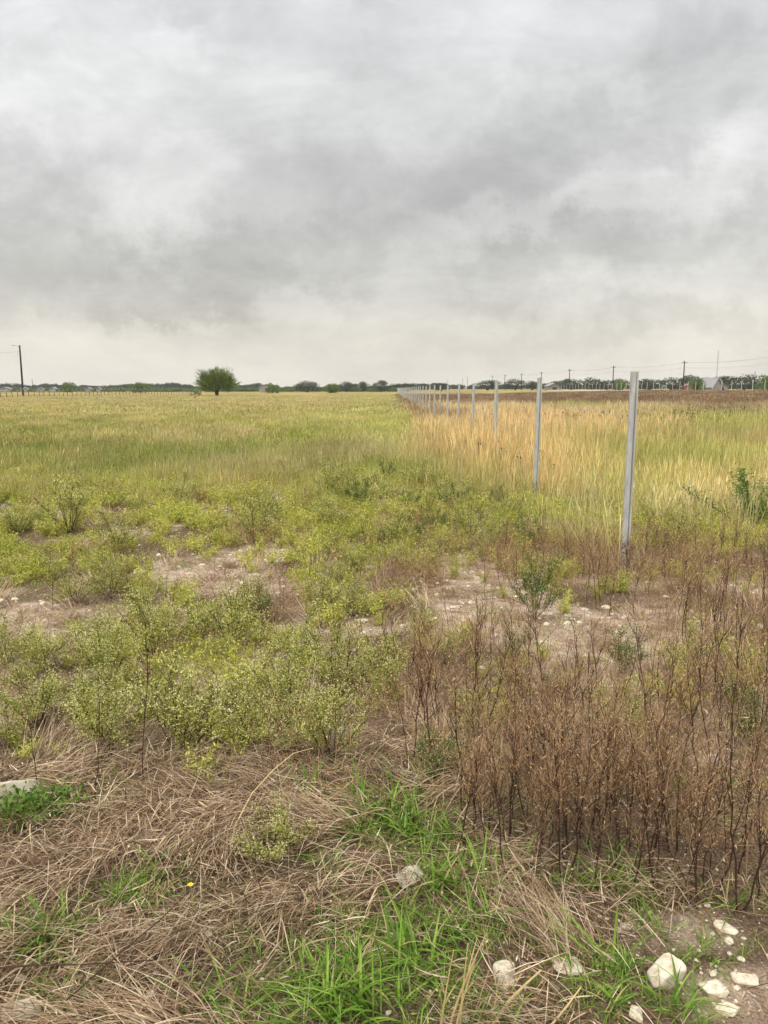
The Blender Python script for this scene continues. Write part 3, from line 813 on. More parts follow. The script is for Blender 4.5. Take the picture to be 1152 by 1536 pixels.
# ------------------------------------------------------------------ flowering bushes (weeds)
def bush_variant(seed, leafmat, nleaf=2600, nflow=900, H=.34, Rr=.2):
    r = np.random.default_rng(seed)
    st = MB(); P = []; T = []
    nmain = 9
    for i in range(nmain):
        az = 2 * math.pi * i / nmain + r.uniform(-.3, .3); ln = r.uniform(.1, .95)
        L = H * r.uniform(.75, 1.1) * (1.0 if ln < .6 else .85)
        p0 = np.array([r.normal(0, .012), r.normal(0, .012), -.01])
        pts_ = [p0 + np.array([math.sin(ln) * t ** 1.15 * math.cos(az) * L, math.sin(ln) * t ** 1.15 * math.sin(az) * L, math.cos(ln * .85) * t * L]) + r.normal(0, .006, 3) * t for t in np.linspace(0, 1, 6)]
        V, Fc = tube(pts_, np.linspace(.0028, .001, 6), 3, False); st.add(V, Fc)
        pa = np.array(pts_)
        for q in range(7):
            t0 = r.uniform(.3, .95); k = t0 * 5; a0 = pa[int(k)] + (pa[min(5, int(k) + 1)] - pa[int(k)]) * (k % 1)
            d = r.normal(size=3) * .5 + (pa[-1] - pa[0]) / L * .8; d[2] = abs(d[2]) * .6 + .25; d /= np.linalg.norm(d)
            l2 = H * r.uniform(.15, .38)
            e = a0 + d * l2
            V, Fc = tube([a0, (a0 + e) / 2 + r.normal(0, .005, 3), e], [.0013, .001, .0007], 3, False); st.add(V, Fc)
            tt = r.uniform(0, 1, 44)[:, None]
            P.append(a0 + (e - a0) * tt + r.normal(0, .012, (44, 3))); T.append(np.repeat(e[None], 16, 0) + r.normal(0, .018, (16, 3)))
    P = np.concatenate(P); T = np.concatenate(T)
    P = P[r.permutation(len(P))[:nleaf]]; T = T[r.permutation(len(T))[:nflow]]
    P[:, 2] = np.maximum(P[:, 2], .008)
    lf = MB(); V, Fc = leafs(P, r.uniform(.009, .026, len(P)), r.uniform(.0028, .0056, len(P)), 1, .5); lf.add(V, Fc)
    fl = MB()
    T[:, 2] += .006
    for sgn in range(2):
        V, Fc = leafs(T + r.normal(0, .002, T.shape), r.uniform(.0036, .0068, len(T)), r.uniform(.0035, .006, len(T))); fl.add(V, Fc)
    return st.mesh('stems', M['weedstem']), lf.mesh('leaves', leafmat), (fl.mesh('flowers', M['flower']) if nflow else None)

bushes_v = [bush_variant(200 + k, M['weedleaf'], 2600, 700) for k in range(5)]
bush_thick = bush_variant(270, M['weedleaf'], 4200, 1500, .3, .2)
bushes_u = [bush_variant(260 + k, M['weedleaf'], 2400, 160, .46, .14) for k in range(2)]
bushes_g = [bush_variant(230 + k, M['weedleaf_dark'], 2600, 220) for k in range(2)]
bush_dark = bush_variant(240, M['brightleaf'], 3800, 0)

def put_bush(x, y, w, var, label, grp, h=None, name='flowering_weed'):
    s = w / .42
    rt = empty(name, (x, y, float(terrain(x, y)) - .005), random.uniform(0, 6.28), (s, s, (h / .36 if h else s)))
    for nm, me in zip(('stem', 'foliage', 'flower_heads'), var):
        if me: link(nm, me, rt)
    tag(rt, label, 'weed', grp)
    return rt

def bush_px(px, py, wpx, var, label, grp=None, hpx=None, name='flowering_weed'):
    x, y, z = ground(px, py)
    dist = math.hypot(y, CAM_H)
    w = wpx * dist / F_PX
    return put_bush(x, y, w, var, label, grp, (hpx * dist / F_PX) if hpx else None, name)

named_bushes = [
    (275, 1135, 170, 0, 'broad pale-flowered bushy weed behind the tall dark stem at left'),
    (165, 1140, 140, 1, 'pale-flowered bushy weed between the tall dark stem and the left rock'),
    (428, 1095, 120, 2, 'bushy flowering weed with a deep shadowed hollow in its middle'),
    (495, 1142, 130, 3, 'low spreading white-flowered weed above the arched dry stem'),
    (375, 1125, 110, 4, 'rounded flowering weed at the upper edge of the straw mat'),
    (350, 968, 120, 0, 'round yellow-green bush alone beside dead brown grass'),
    (565, 1040, 110, 1, 'pale flowering weed with bare twigs sticking out, centre'),
    (500, 1010, 100, 2, 'flowering weed left of the twiggy centre bush'),
    (445, 1000, 100, 4, 'yellow-green flowering weed at the upper left of the centre clump'),
    (480, 925, 75, 3, 'compact green bush behind the centre clump'),
    (528, 925, 70, 0, 'bush beside thin dead sprigs behind the centre clump'),
    (60, 1090, 110, 1, 'airy flowering weed near the left edge with a leaning brown stem'),
    (10, 1120, 90, 2, 'flowering weed cut off by the left edge above the rock'),
    (160, 1030, 110, 3, 'low flowering weed on the left behind the tall dark stem'),
    (235, 985, 120, 4, 'yellowish flowering weed with reddish dry grass at its side'),
    (70, 1010, 90, 0, 'small feathery weed below the bare patch at the left edge'),
    (408, 1290, 110, 1, 'small white-flowered bush alone in the foreground straw'),
    (385, 815, 90, 2, 'low yellow-green mound of weed behind the bare ground'),
    (105, 800, 95, 3, 'low green bush in front of the grass at far left'),
    (175, 830, 80, 4, 'wispy green bush left of centre behind the dark-stemmed weeds'),
]
for i, (a, b_, w, k, lab) in enumerate(named_bushes):
    bush_px(a, b_, w, bush_thick if b_ > 1280 else bushes_v[k], lab)
bush_px(655, 1175, 100, bushes_g[0], 'fresh green herb with tiny white flowers between dead stalks', name='green_herb')
bush_px(800, 930, 90, bushes_g[1], 'dark green upright herb on the bare patch by the dry stalks', hpx=110, name='green_herb')
bush_px(1120, 792, 150, bush_dark, 'dark green bush in the yellow grass at the right edge', hpx=95, name='green_bush')
bush_px(620, 812, 50, bushes_g[1], 'little dark green upright weed behind the centre bare ground', hpx=40, name='green_herb')

placed = [ground(a, b_)[:2] for (a, b_, *_) in named_bushes]
def rand_bushes(n, boxes, w0, w1, lab, grp, mind=.28, dark=.1):
    made = 0; tries = 0
    while made < n and tries < 4000:
        tries += 1
        bx = random.choice(boxes)
        a = random.uniform(bx[0], bx[2]); b_ = random.uniform(bx[1], bx[3])
        x, y, z = ground(a, b_)
        if any((x - q[0]) ** 2 + (y - q[1]) ** 2 < mind ** 2 for q in placed): continue
        if float(ell(np.array([a]), np.array([b_]), BARE)[0]) > .55 and random.random() < .9: continue
        placed.append((x, y))
        v = random.choice(bushes_g) if random.random() < dark else random.choice(bushes_v + bushes_u * 2)
        put_bush(x, y, random.uniform(w0 * .8, w1 * 1.1), v, lab, grp)
        made += 1
rand_bushes(34, [(0, 735, 620, 860), (420, 700, 760, 830)], .28, .5, 'low yellow-green weed clump on the stony ground before the grass', 'weed clumps before the grass', .3)
rand_bushes(18, [(640, 720, 900, 860), (560, 760, 800, 850)], .25, .45, 'yellow-green weed clump around the second metal post', 'weed clumps around the second post', .3, .2)
rand_bushes(20, [(0, 860, 330, 1000), (380, 860, 640, 1000)], .22, .36, 'mid-green weed tuft between the bare patches', 'weed tufts between the bare patches', .22, .15)
rand_bushes(14, [(20, 1030, 640, 1140)], .2, .34, 'small pale-flowered weed filling between the bigger bushes', 'small weeds between the bigger bushes', .16, .1)
rand_bushes(12, [(880, 760, 1152, 860), (960, 690, 1152, 790)], .25, .45, 'yellow-green clump in the grass right of the nearest metal post', 'clumps right of the nearest post', .35, .3)
rand_bushes(10, [(640, 980, 1140, 1120)], .16, .3, 'small olive weed among the standing dry stalks', 'small weeds among the dry stalks', .25, .4)

# ------------------------------------------------------------------ dead weed stalks
def stalk_variant(seed, H=.62, bushy=1.0, nbr=14, srad=.0038):
    r = np.random.default_rng(seed)
    st = MB(); tw = MB(); tp = MB()
    az = r.uniform(0, 6.28); ln = r.uniform(.02, .16)
    main = [np.array([math.sin(ln) * t * H * math.cos(az) + .02 * math.sin(3 * t + seed), math.sin(ln) * t * H * math.sin(az), t * H * math.cos(ln) - .02]) + r.normal(0, .004, 3) for t in np.linspace(0, 1, 9)]
    V, Fc = tube(main, np.linspace(srad, .001, 9), 4, False); st.add(V, Fc)
    ma = np.array(main); ends = []
    def mb_(p0, d, L, rad, seg=4):
        ps = [p0]; d = d / np.linalg.norm(d)
        for k in range(seg):
            d = d + r.normal(0, .14, 3) + np.array([0, 0, .12]); d /= np.linalg.norm(d)
            ps.append(ps[-1] + d * L / seg)
        return ps, np.linspace(rad, rad * .35, seg + 1)
    for i in range(nbr):
        t = r.uniform(.25, .95) ** .8; k = t * 8; p0 = ma[int(k)] + (ma[min(8, int(k) + 1)] - ma[int(k)]) * (k % 1)
        a = r.uniform(0, 6.28); out = r.uniform(.35, .9)
        ps, ra = mb_(p0, np.array([math.cos(a) * out, math.sin(a) * out, 1]), H * r.uniform(.15, .4) * (1.2 - t * .5), srad * .42)
        V, Fc = tube(ps, ra, 3, False); st.add(V, Fc)
        ends.append(np.array(ps))
    E = np.concatenate([e[1:] for e in ends] + [ma[4:]])
    nt_ = int(120 * bushy)
    base = E[r.integers(0, len(E), nt_)] + r.normal(0, .006, (nt_, 3))
    V, Fc = strips(base, r.uniform(0, 6.28, nt_), r.uniform(.03, .11, nt_), r.uniform(.001, .002, nt_), r.uniform(.1, 1.0, nt_), r.uniform(-.6, .9, nt_), 3); tw.add(V, Fc)
    n2 = int(60 * bushy)
    P = E[r.integers(0, len(E), n2)] + r.normal(0, .022, (n2, 3)) + np.array([0, 0, .02])
    V, Fc = leafs(P, r.uniform(.008, .022, n2), r.uniform(.0016, .0035, n2)); tp.add(V, Fc)
    return st.mesh('dead_stem', M['darkstem']), tw.mesh('twigs', M['twig']), tp.mesh('seed_tips', M['twigtip'])

stalks_v = [stalk_variant(300 + k, .62, 1.8, 14) for k in range(6)]
stalks_bare = [stalk_variant(330 + k, .62, .5, 8) for k in range(4)]
stalks_thin = [stalk_variant(350 + k, .62, .2, 4, .0028) for k in range(4)]

def put_stalk(x, y, h, var, lab, grp=None, lean=(0, 0), name='dead_weed'):
    s = h / .62
    rt = empty(name, (x, y, float(terrain(x, y)) - .005), 0, (s ** .8, s ** .8, s))
    rt.rotation_euler = (lean[0], lean[1], random.uniform(0, 6.28))
    for nm, me in zip(('stem', 'twigs', 'seed_leaf_bits'), var):  # third part: dry seed tips and curled leaf bits on the twigs
        link(nm, me, rt)
    tag(rt, lab, 'dead weed', grp)
    return rt

def stalk_zone(n, boxes, h0, h1, pool, lab, grp, mind=.05):
    made = 0; tr = 0; loc = []
    while made < n and tr < 5000:
        tr += 1
        bx = random.choice(boxes)
        x, y, z = ground(random.uniform(bx[0], bx[2]), random.uniform(bx[1], bx[3]))
        if any((x - q[0]) ** 2 + (y - q[1]) ** 2 < mind ** 2 for q in loc): continue
        loc.append((x, y))
        put_stalk(x, y, random.uniform(h0, h1), random.choice(pool), lab, grp, (random.gauss(0, .07), random.gauss(0, .07)))
        made += 1
stalk_zone(72, [(760, 1200, 1010, 1330), (690, 1180, 900, 1290), (800, 1220, 1010, 1340)], .3, .56, stalks_v, 'dark-stemmed dry weed in the dense thicket at lower right', 'dry weeds of the lower right thicket')
stalk_zone(26, [(980, 1120, 1152, 1340), (1010, 1280, 1152, 1370)], .35, .58, stalks_v + stalks_bare, 'brown dry weed along the right edge beside the thicket', 'dry weeds along the right edge')
stalk_zone(30, [(900, 1040, 1152, 1180), (1010, 950, 1152, 1100)], .35, .62, stalks_v[:2] + stalks_bare + stalks_thin, 'tall dry weed standing behind the thicket toward the right edge', 'dry weeds behind the thicket')
stalk_zone(64, [(720, 830, 1152, 905), (860, 840, 1140, 930)], .26, .44, stalks_v, 'dry brown weed in the dark row around the nearest metal post', 'dry weeds around the nearest post')
stalk_zone(22, [(740, 1020, 900, 1160), (620, 1050, 760, 1170)], .35, .6, stalks_v + stalks_bare, 'thin dry weed in front of the bare pink soil', 'dry weeds before the bare soil')
stalk_zone(30, [(200, 870, 345, 940), (400, 880, 560, 940), (60, 860, 200, 920)], .18, .34, stalks_bare, 'short dark-stemmed weed with bare forked twigs left of centre', 'short dark weeds left of centre')
stalk_zone(18, [(480, 960, 760, 1090)], .25, .45, stalks_bare, 'bare forked twig plant among the centre bushes', 'bare twig plants in the centre')
stalk_zone(14, [(540, 760, 760, 830), (380, 790, 560, 850)], .2, .35, stalks_v, 'small reddish-brown dry weed before the green grass', 'reddish dry weeds before the grass')
for (a, b_, hpx, lab, l) in [
    (214, 1190, 330, 'tallest dark bare stem standing in front of the flowering bushes at left', (0, .03)),
    (140, 1215, 230, 'thin dark bare stem left of the tallest stem', (0, .02)),
    (64, 1195, 200, 'thin bare stem beside the large rock at left', (0, -.05)),
    (287, 1140, 150, 'thin pale bare stem right of the tallest stem', (0, .0)),
    (193, 1175, 130, 'short dark stem close behind the tallest stem', (0, .02)),
    (835, 1360, 150, 'leaning dark stem at the front edge of the thicket', (0, .35)),
    (1035, 1350, 170, 'forked dark stem leaning right below the thicket', (0, .32)),
    (1108, 1370, 420, 'tall straight dark stem near the right edge in front', (0, .02)),
    (1040, 1040, 260, 'thick tall dark stem rising behind the thicket', (0, .03)),
    (612, 1160, 170, 'forked dark twig plant in the middle foreground', (0, -.1)),
    (70, 926, 50, 'tiny leaning dark twig on the left bare patch', (0, -.4)),
]:
    x, y, z = ground(a, b_)
    dist = math.hypot(y, CAM_H)
    put_stalk(x, y, min(.8, hpx * .8 * dist / F_PX), random.choice(stalks_thin), lab, None, l, 'bare_stem')

# ------------------------------------------------------------------ single foreground plants
def golden_stalks():
    x, y, z = ground(672, 1560)
    rt = empty('golden_stalk_plant', (x, y, z))
    tag(rt, 'golden dry upright grass stalks at the bottom centre edge', 'dry grass')
    for (ox, oy, h, lx, ly) in [(-.02, .0, .24, .03, .0), (0, .01, .27, .09, .01), (.015, 0, .2, .05, .02), (.03, .02, .22, .02, .03)]:
        ps = [np.array([ox + lx * t ** 1.3, oy + ly * t, h * t]) for t in np.linspace(0, 1, 6)]
        mb = MB(); V, F_ = tube(ps, np.linspace(.0032, .0012, 6), 5); mb.add(V, F_)
        V, F_ = strips(np.array([ps[3], ps[2]]), rng.uniform(-1, 1, 2), np.array([.09, .06]), np.array([.004, .003]), np.array([.4, .6]), np.array([.3, .4]), 4); mb.add(V, F_)
        link('stalk', mb.mesh('stalk', M['golden']), rt)
golden_stalks()
def bent_stalk(pxs, name, lab, mat='golden', zs=None, rad=.003):
    P = []
    for (a, b_), zz in zip(pxs, zs):
        d = pix_dir(a, b_); t = (zz - CAM_H) / d.z
        P.append([d.x * t, d.y * t, zz])
    mb = MB(); V, F_ = tube(P, np.linspace(rad, rad * .5, len(P)), 5); mb.add(V, F_)
    o = link(name, mb.mesh(name, M[mat])); tag(o, lab, 'dry grass')
bent_stalk([(345, 1290), (352, 1240), (378, 1190), (410, 1155), (440, 1130), (470, 1122)], 'arched_stem', 'long golden arched dry stem in front of the white-flowered weeds', zs=[.02, .09, .15, .19, .21, .2])
bent_stalk([(735, 1545), (765, 1500), (790, 1475), (812, 1455)], 'fallen_stalk', 'fallen golden stalk slanting at the bottom right of centre', zs=[.02, .04, .07, .1], rad=.0045)
bent_stalk([(825, 1540), (850, 1510), (872, 1480)], 'fallen_stalk', 'short golden stalk slanting beside the small upright stone', zs=[.02, .04, .06])
bent_stalk([(0, 1452), (60, 1447), (120, 1447), (230, 1440)], 'fallen_twig', 'dark thin twig lying across the straw at lower left', 'darkstem', zs=[.09, .1, .1, .09])
bent_stalk([(100, 1500), (180, 1430), (240, 1380), (300, 1320)], 'fallen_twig', 'reddish brown twig slanting through the lower left straw', 'darkstem', zs=[.07, .12, .13, .08], rad=.0025)
bent_stalk([(480, 1210), (530, 1170), (520, 1150)], 'fallen_stalk', 'pale dry stalk lying by the grass behind the arched stem', zs=[.05, .08, .08], rad=.002)

def leafy(px, py, w, lab, n=420, h=.1):
    x, y, z = ground(px, py)
    rt = empty('leafy_green_weed', (x, y, z)); tag(rt, lab, 'weed')
    P = np.stack([rng.normal(0, w * .33, n), rng.normal(0, w * .2, n), rng.uniform(.01, h, n)], -1)
    mb = MB(); V, F_ = leafs(P, rng.uniform(.012, .028, n), rng.uniform(.008, .016, n), .5, .8); mb.add(V, F_)
    link('foliage', mb.mesh('foliage', M['brightleaf']), rt)
    mb = MB(); V, F_ = clump('', None, 40, w * .35, h, .002, (.1, .6), (.1, .4), 3); mb.add(V, F_)
    link('stem', mb.mesh('stem', M['brightleaf']), rt)
leafy(60, 1225, .22, 'bright leafy green weed hugging the large rock at left', 700)
leafy(20, 1245, .14, 'dark leafy green weed at the left edge below the large rock', 300)
leafy(1020, 1190, .06, 'small bright green sprig inside the thicket at right', 80, .06)

def yellow_flower():
    x, y, z = ground(288, 1378)
    rt = empty('yellow_wildflower', (x, y, z)); tag(rt, 'tiny yellow wildflower in the lower left straw', 'flower')
    mb = MB(); V, F_ = tube([(0, 0, 0), (.004, 0, .06), (.0, .0, .11)], [.0015, .0012, .001], 4); mb.add(V, F_); link('stem', mb.mesh('stem', M['weedleaf']), rt)
    mb = MB()
    for k in range(8):
        a = k * math.pi / 4
        c, s_ = math.cos(a), math.sin(a)
        mb.add([(0, 0, .11), (.005 * c - .003 * s_, .005 * s_ + .003 * c, .112), (.010 * c, .010 * s_, .112), (.005 * c + .003 * s_, .005 * s_ - .003 * c, .112)], [(0, 1, 2, 3)])
    V, F_ = ico((0, 0, .112), .0025); mb.add(V, F_)
    link('petals', mb.mesh('petals', M['yellow']), rt)
yellow_flower()

# ------------------------------------------------------------------ metal posts
def channel_mesh(H=1.69, w=.062, d=.04, t=.004):
    """rolled C-channel with a stiffening groove in its web"""
    h = w / 2
    prof = [(-h, d), (-h, 0), (h - .024, 0), (h - .021, .016), (h - .014, .016), (h - .011, 0), (h, 0), (h, d), (h - .010, d)]
    n = len(prof)
    P = np.array(prof)
    # inner offset by normals
    inner = []
    for i in range(n):
        a = P[max(i - 1, 0)]; b = P[min(i + 1, n - 1)]
        tan = (b - a) / (np.linalg.norm(b - a) + 1e-9); nrm = np.array([-tan[1], tan[0]])
        inner.append(P[i] + nrm * t)
    ring = list(P) + inner[::-1]
    m = len(ring); V = []; F_ = []
    zs = [-.25, 0, H * .33, H * .66, H]
    for z in zs:
        for (a, b) in ring: V.append((a, b, z))
    for k in range(len(zs) - 1):
        for i in range(m):
            j = (i + 1) % m
            F_.append((k * m + i, k * m + j, (k + 1) * m + j, (k + 1) * m + i))
    o = (len(zs) - 1) * m
    for i in range(n - 1):
        F_.append((o + i, o + i + 1, o + m - 2 - i, o + m - 1 - i))
    me = make_mesh('channel_post', V, F_, M['post'])
    return me
chan = channel_mesh()
ordn = ['nearest', 'second', 'third', 'fourth', 'fifth', 'sixth', 'seventh', 'eighth', 'ninth', 'tenth', 'eleventh', 'twelfth']
D0, SPC = 6.42, 4.12
for i in range(50):
    D = D0 + SPC * i
    x = float(fence_x(D)); z = float(terrain(x, D))
    j = 0 if i < 1 else random.gauss(0, .018)
    o = link('metal_post', chan, None, (x, D, z + (0 if i else 0) + random.uniform(-.012, .012)), (random.gauss(0, .004), random.gauss(0, .006) + .004, R(-4) + random.gauss(0, .05)))
    if i == 0: o.location.z = 0.0; o.rotation_euler = (0, .003, R(-6))
    if i == 0: lab = 'nearest and tallest-looking galvanized metal post with a mud-stained foot'
    elif i < 12: lab = ordn[i] + ' galvanized metal post from the camera, standing in the fence line'
    elif i < 24: lab = 'small galvanized post in the distant middle run of the fence line'
    else: lab = 'tiny far galvanized post where the fence line closes up on the horizon'
    tag(o, lab, 'fence post', 'galvanized posts of the fence line')
# thin tie wire at the foot of the nearest post
def wire_obj(P, name, lab, rad=.0012, cat='wire', parent=None, mat='wire', sides=4):
    mb = MB(); V, F_ = tube(P, rad, sides); mb.add(V, F_)
    o = link(name, mb.mesh(name, M[mat]), parent)
    if not parent: tag(o, lab, cat)
    return o
x0, y0 = float(fence_x(D0)), D0
wire_obj([(x0 - .52, y0 + .05, .03), (x0 - .3, y0 - .02, .115), (x0 - .03, y0 - .012, .118), (x0 + .05, y0 - .01, .12), (x0 + .3, y0 - .02, .1)], 'tie_wire', 'thin pale wire stretched past the foot of the nearest metal post', .0016)

# second row of pale posts far to the right
for i in range(38):
    D = 132 + SPC * 1.02 * i
    x = 64.5 + random.gauss(0, .05); z = float(terrain(x, D))
    o = link('pale_post', chan, None, (x, D, z), (0, random.gauss(0, .008), random.gauss(0, .1)), (1.3, 1.3, 1.35))
    tag(o, 'pale post of the distant right-hand field boundary' if i > 5 else ['nearest', 'second', 'third', 'fourth', 'fifth', 'sixth'][i] + ' pale post from the right edge on the distant field boundary', 'fence post', 'pale posts on the right horizon')
for o in list(COL.objects):
    if o.name.startswith('pale_post'):
        pass
pale_me = chan.copy(); pale_me.materials.clear(); pale_me.materials.append(M['palepost'])
for o in COL.objects:
    if o.name.startswith('pale_post'): o.data = pale_me

# caliche road bank beyond the pale posts
def road():
    ys = np.linspace(90, 330, 30)
    V = []; F_ = []
    for yy in ys:
        g = float(terrain(70, yy))
        for (xx, zz) in ((67.5, g - .3), (70, g + .26), (77, g + .3), (80, g - .3)): V.append((xx, yy, zz))
    for k in range(len(ys) - 1):
        for i in range(3): F_.append((k * 4 + i, k * 4 + i + 1, k * 4 + i + 5, k * 4 + i + 4))
    o = link('road', make_mesh('road', V, F_, M['road'])); tag(o, kind='structure')
road()

# ------------------------------------------------------------------ trees
def crown_blob(r, lobes, n, ls, lw, shell=.55):
    P = []
    vol = np.array([l[3] * l[4] * l[5] for l in lobes]); cnt = (n * vol ** .8 / (vol ** .8).sum()).astype(int)
    for (cx, cy, cz, rx, ry, rz), k in zip(lobes, cnt):
        v = r.normal(size=(k, 3)); v /= np.linalg.norm(v, axis=1)[:, None]
        rad = r.uniform(shell, 1.08, k) ** .7
        P.append(np.stack([cx + v[:, 0] * rx * rad, cy + v[:, 1] * ry * rad, cz + v[:, 2] * rz * rad], -1))
    P = np.concatenate(P)
    q = vnoise(P[:, 0] * 2.2 + P[:, 2], P[:, 1] * 2.2 + P[:, 2] * 2.5, 77)
    P = P[q > .33]
    return P

def tree_variant(seed, kind):
    r = np.random.default_rng(seed)
    H = 6.0; W = 4.2
    trunk = MB()
    lobes = []
    nl = 13 if kind != 'bush' else 9
    for i in range(nl):
        a = r.uniform(0, 6.28); rr = W * .6 * math.sqrt(r.uniform(0, 1))
        z = (.42 + .33 * (1 - (rr / (W * .75)) ** 2) * r.uniform(.6, 1.15)) * H
        if kind == 'bush': z *= .62
        lobes.append((rr * math.cos(a), rr * math.sin(a), z, r.uniform(.9, 1.7), r.uniform(.9, 1.7), r.uniform(.7, 1.2)))
    if kind != 'bush':
        for i in range(6):
            a = r.uniform(0, 6.28); lobes.append((2.1 * math.cos(a), 2.1 * math.sin(a), H * r.uniform(.2, .34), 1.5, 1.5, 1.0))
        for i in range(2): lobes.append((r.uniform(-1.2, 1.2), r.uniform(-1.2, 1.2), H * .74, 1.3, 1.3, .9))
    if kind == 'bush':
        for i in range(5):
            a = r.uniform(0, 6.28); lobes.append((2.2 * math.cos(a), 2.2 * math.sin(a), .9, 1.3, 1.3, .9))
    P = crown_blob(r, lobes, 3000, .2, .1)
    mb = MB(); V, F_ = leafs(P, r.uniform(.22, .5, len(P)), r.uniform(.14, .3, len(P))); mb.add(V, F_)
    for k in range(3 if kind != 'mesq' else 4):
        a = r.uniform(0, 6.28); e = np.array([math.cos(a) * 1.3, math.sin(a) * 1.3, H * .5])
        V, F_ = tube([(0.15 * math.cos(a), .15 * math.sin(a), -.1), (e * .45 * np.array([.7, .7, .8])), e], [.28, .2, .09], 6); trunk.add(V, F_)
    for l in lobes[:8]:
        V, F_ = tube([(0, 0, H * .3), np.array(l[:3]) * .8], [.1, .05], 4); trunk.add(V, F_)
    return trunk.mesh('trunk', M['bark']), mb

oak_v = []
for k in range(4):
    t, c = tree_variant(400 + k, 'oak'); oak_v.append((t, c.mesh('crown', M['oak'])))
bush_t = []
for k in range(3):
    t, c = tree_variant(430 + k, 'bush'); bush_t.append((t, c.mesh('crown', M['brightbush'])))
brush_t = []
for k in range(3):
    t, c = tree_variant(450 + k, 'bush'); brush_t.append((t, c.mesh('crown', M['brush'])))

def tree_px(px, ytop, wpx, D, var, name, lab, grp=None, cat='tree', base=6.5):
    """tree whose crown is wpx wide and reaches photograph row ytop, standing D metres off"""
    x = (px - CX) / (F_PX / CP) * D
    z = float(terrain(x, D))
    d = pix_dir(px, ytop); ztop = CAM_H + d.z / d.y * D
    w = wpx * D / (F_PX / CP)
    s = w / 6.2; sz = (ztop - z) / (5.0 if var in oak_v else 3.5)
    rt = empty(name, (x, D, z), random.uniform(0, 6.28), (s, s, sz))
    link('trunk', var[0], rt); link('crown', var[1], rt)
    tag(rt, lab, cat, grp)
    return rt

oaks = [  # px, top row, width, distance, words
    (460, 572, 28, 330, 'round dark tree on the horizon left of centre'),
    (519, 573, 18, 380, 'low dark tree between the round tree and the fence line'),
    (545, 573, 20, 400, 'greyish spreading tree on the horizon left of the fence line'),
    (571, 571, 20, 380, 'dark peaked tree just left of the vanishing posts'),
    (590, 576, 16, 420, 'small dark tree right behind the vanishing posts'),
    (612, 576, 24, 420, 'low wide tree behind the first far posts'),
    (662, 575, 20, 430, 'tree peeking between the ninth and eighth posts'),
    (732, 571, 34, 400, 'broad dark tree left of the third post'),
    (772, 569, 26, 380, 'greyish open-crowned tree between the third and second posts'),
    (798, 572, 20, 380, 'small tree just left of the second post top'),
    (832, 572, 20, 390, 'low tree just right of the second post top'),
    (857, 569, 32, 350, 'rounded oak at the foot of the fourth visible utility pole'),
    (887, 567, 24, 340, 'domed oak between two utility poles'),
    (910, 571, 20, 340, 'dark oak left of the tall utility pole'),
    (930, 569, 26, 350, 'dark oak behind the bright bush left of the nearest post'),
    (973, 569, 32, 340, 'low oak right of the nearest post top'),
    (1006, 567, 34, 330, 'long oak left of the tallest right-hand pole'),
    (1036, 564, 32, 320, 'tall oak behind the tallest right-hand pole'),
    (1060, 567, 26, 340, 'oak crown showing behind the gabled house'),
    (1085, 565, 36, 320, 'large dense oak right of the gabled house'),
    (1117, 563, 36, 300, 'large oak near the right edge with a small pole before it'),
]
for i, (a, yt, w, D, lab) in enumerate(oaks):
    tree_px(a, yt, w * 1.12, D, oak_v[i % 4], 'oak_tree', lab, 'dark trees along the horizon')
for (a, yt, w, D, lab, v) in [
    (933, 571, 20, 240, 'bright green bush left of the nearest post top', bush_t[0]),
    (1046, 567, 22, 230, 'bright green rounded bush left of the gabled house', bush_t[1]),
    (1152, 563, 34, 210, 'large bright green bush cut by the right edge', bush_t[2]),
    (105, 573, 20, 330, 'green bush right of the utility pole at left', bush_t[0]),
    (210, 574, 26, 300, 'green bush midway between the left pole and the lone tree', bush_t[1]),
    (409, 575, 18, 260, 'green bush right of the lone tree beside a white building', bush_t[2]),
    (497, 575, 20, 270, 'bright green bush between two dark trees left of centre', bush_t[0]),
]:
    tree_px(a, yt, w, D, v, 'green_bush', lab, None, 'bush')

# distant woods and brush bands
def band(name, D0_, D1_, x0, x1, n, protos, h0, h1, w, lab):
    px = rng.uniform(x0, x1, n); D = rng.uniform(D0_, D1_, n)
    x = (px - CX) / 1169 * D
    hh = h0 + (h1 - h0) * fbm(px / 38., D / 900., 91) ** 1.3 * 1.3
    sc = np.stack([w * rng.uniform(.7, 1.3, n)] * 2 + [hh * rng.uniform(.85, 1.1, n) / 5], -1)
    z = np.array([float(terrain(a, b)) for a, b in zip(x, D)])
    scatter(name, protos, np.stack([x, D, z], -1), rng.uniform(0, 6.28, n), sc, rng.integers(0, len(protos), n), lab, 'woods')
band('distant_woods', 620, 900, -260, 640, 520, [v[1] for v in oak_v], 2.4, 6.4, 1.1, 'far blue-green woods along the left horizon')
band('green_brush', 380, 520, -260, 600, 520, [v[1] for v in brush_t], 2.0, 3.4, 1.0, 'low band of green brush under the distant woods at left')
band('right_distant_woods', 560, 800, 600, 1500, 380, [v[1] for v in oak_v], 2.6, 6.0, 1.1, 'low dark woods along the right horizon behind the oaks')

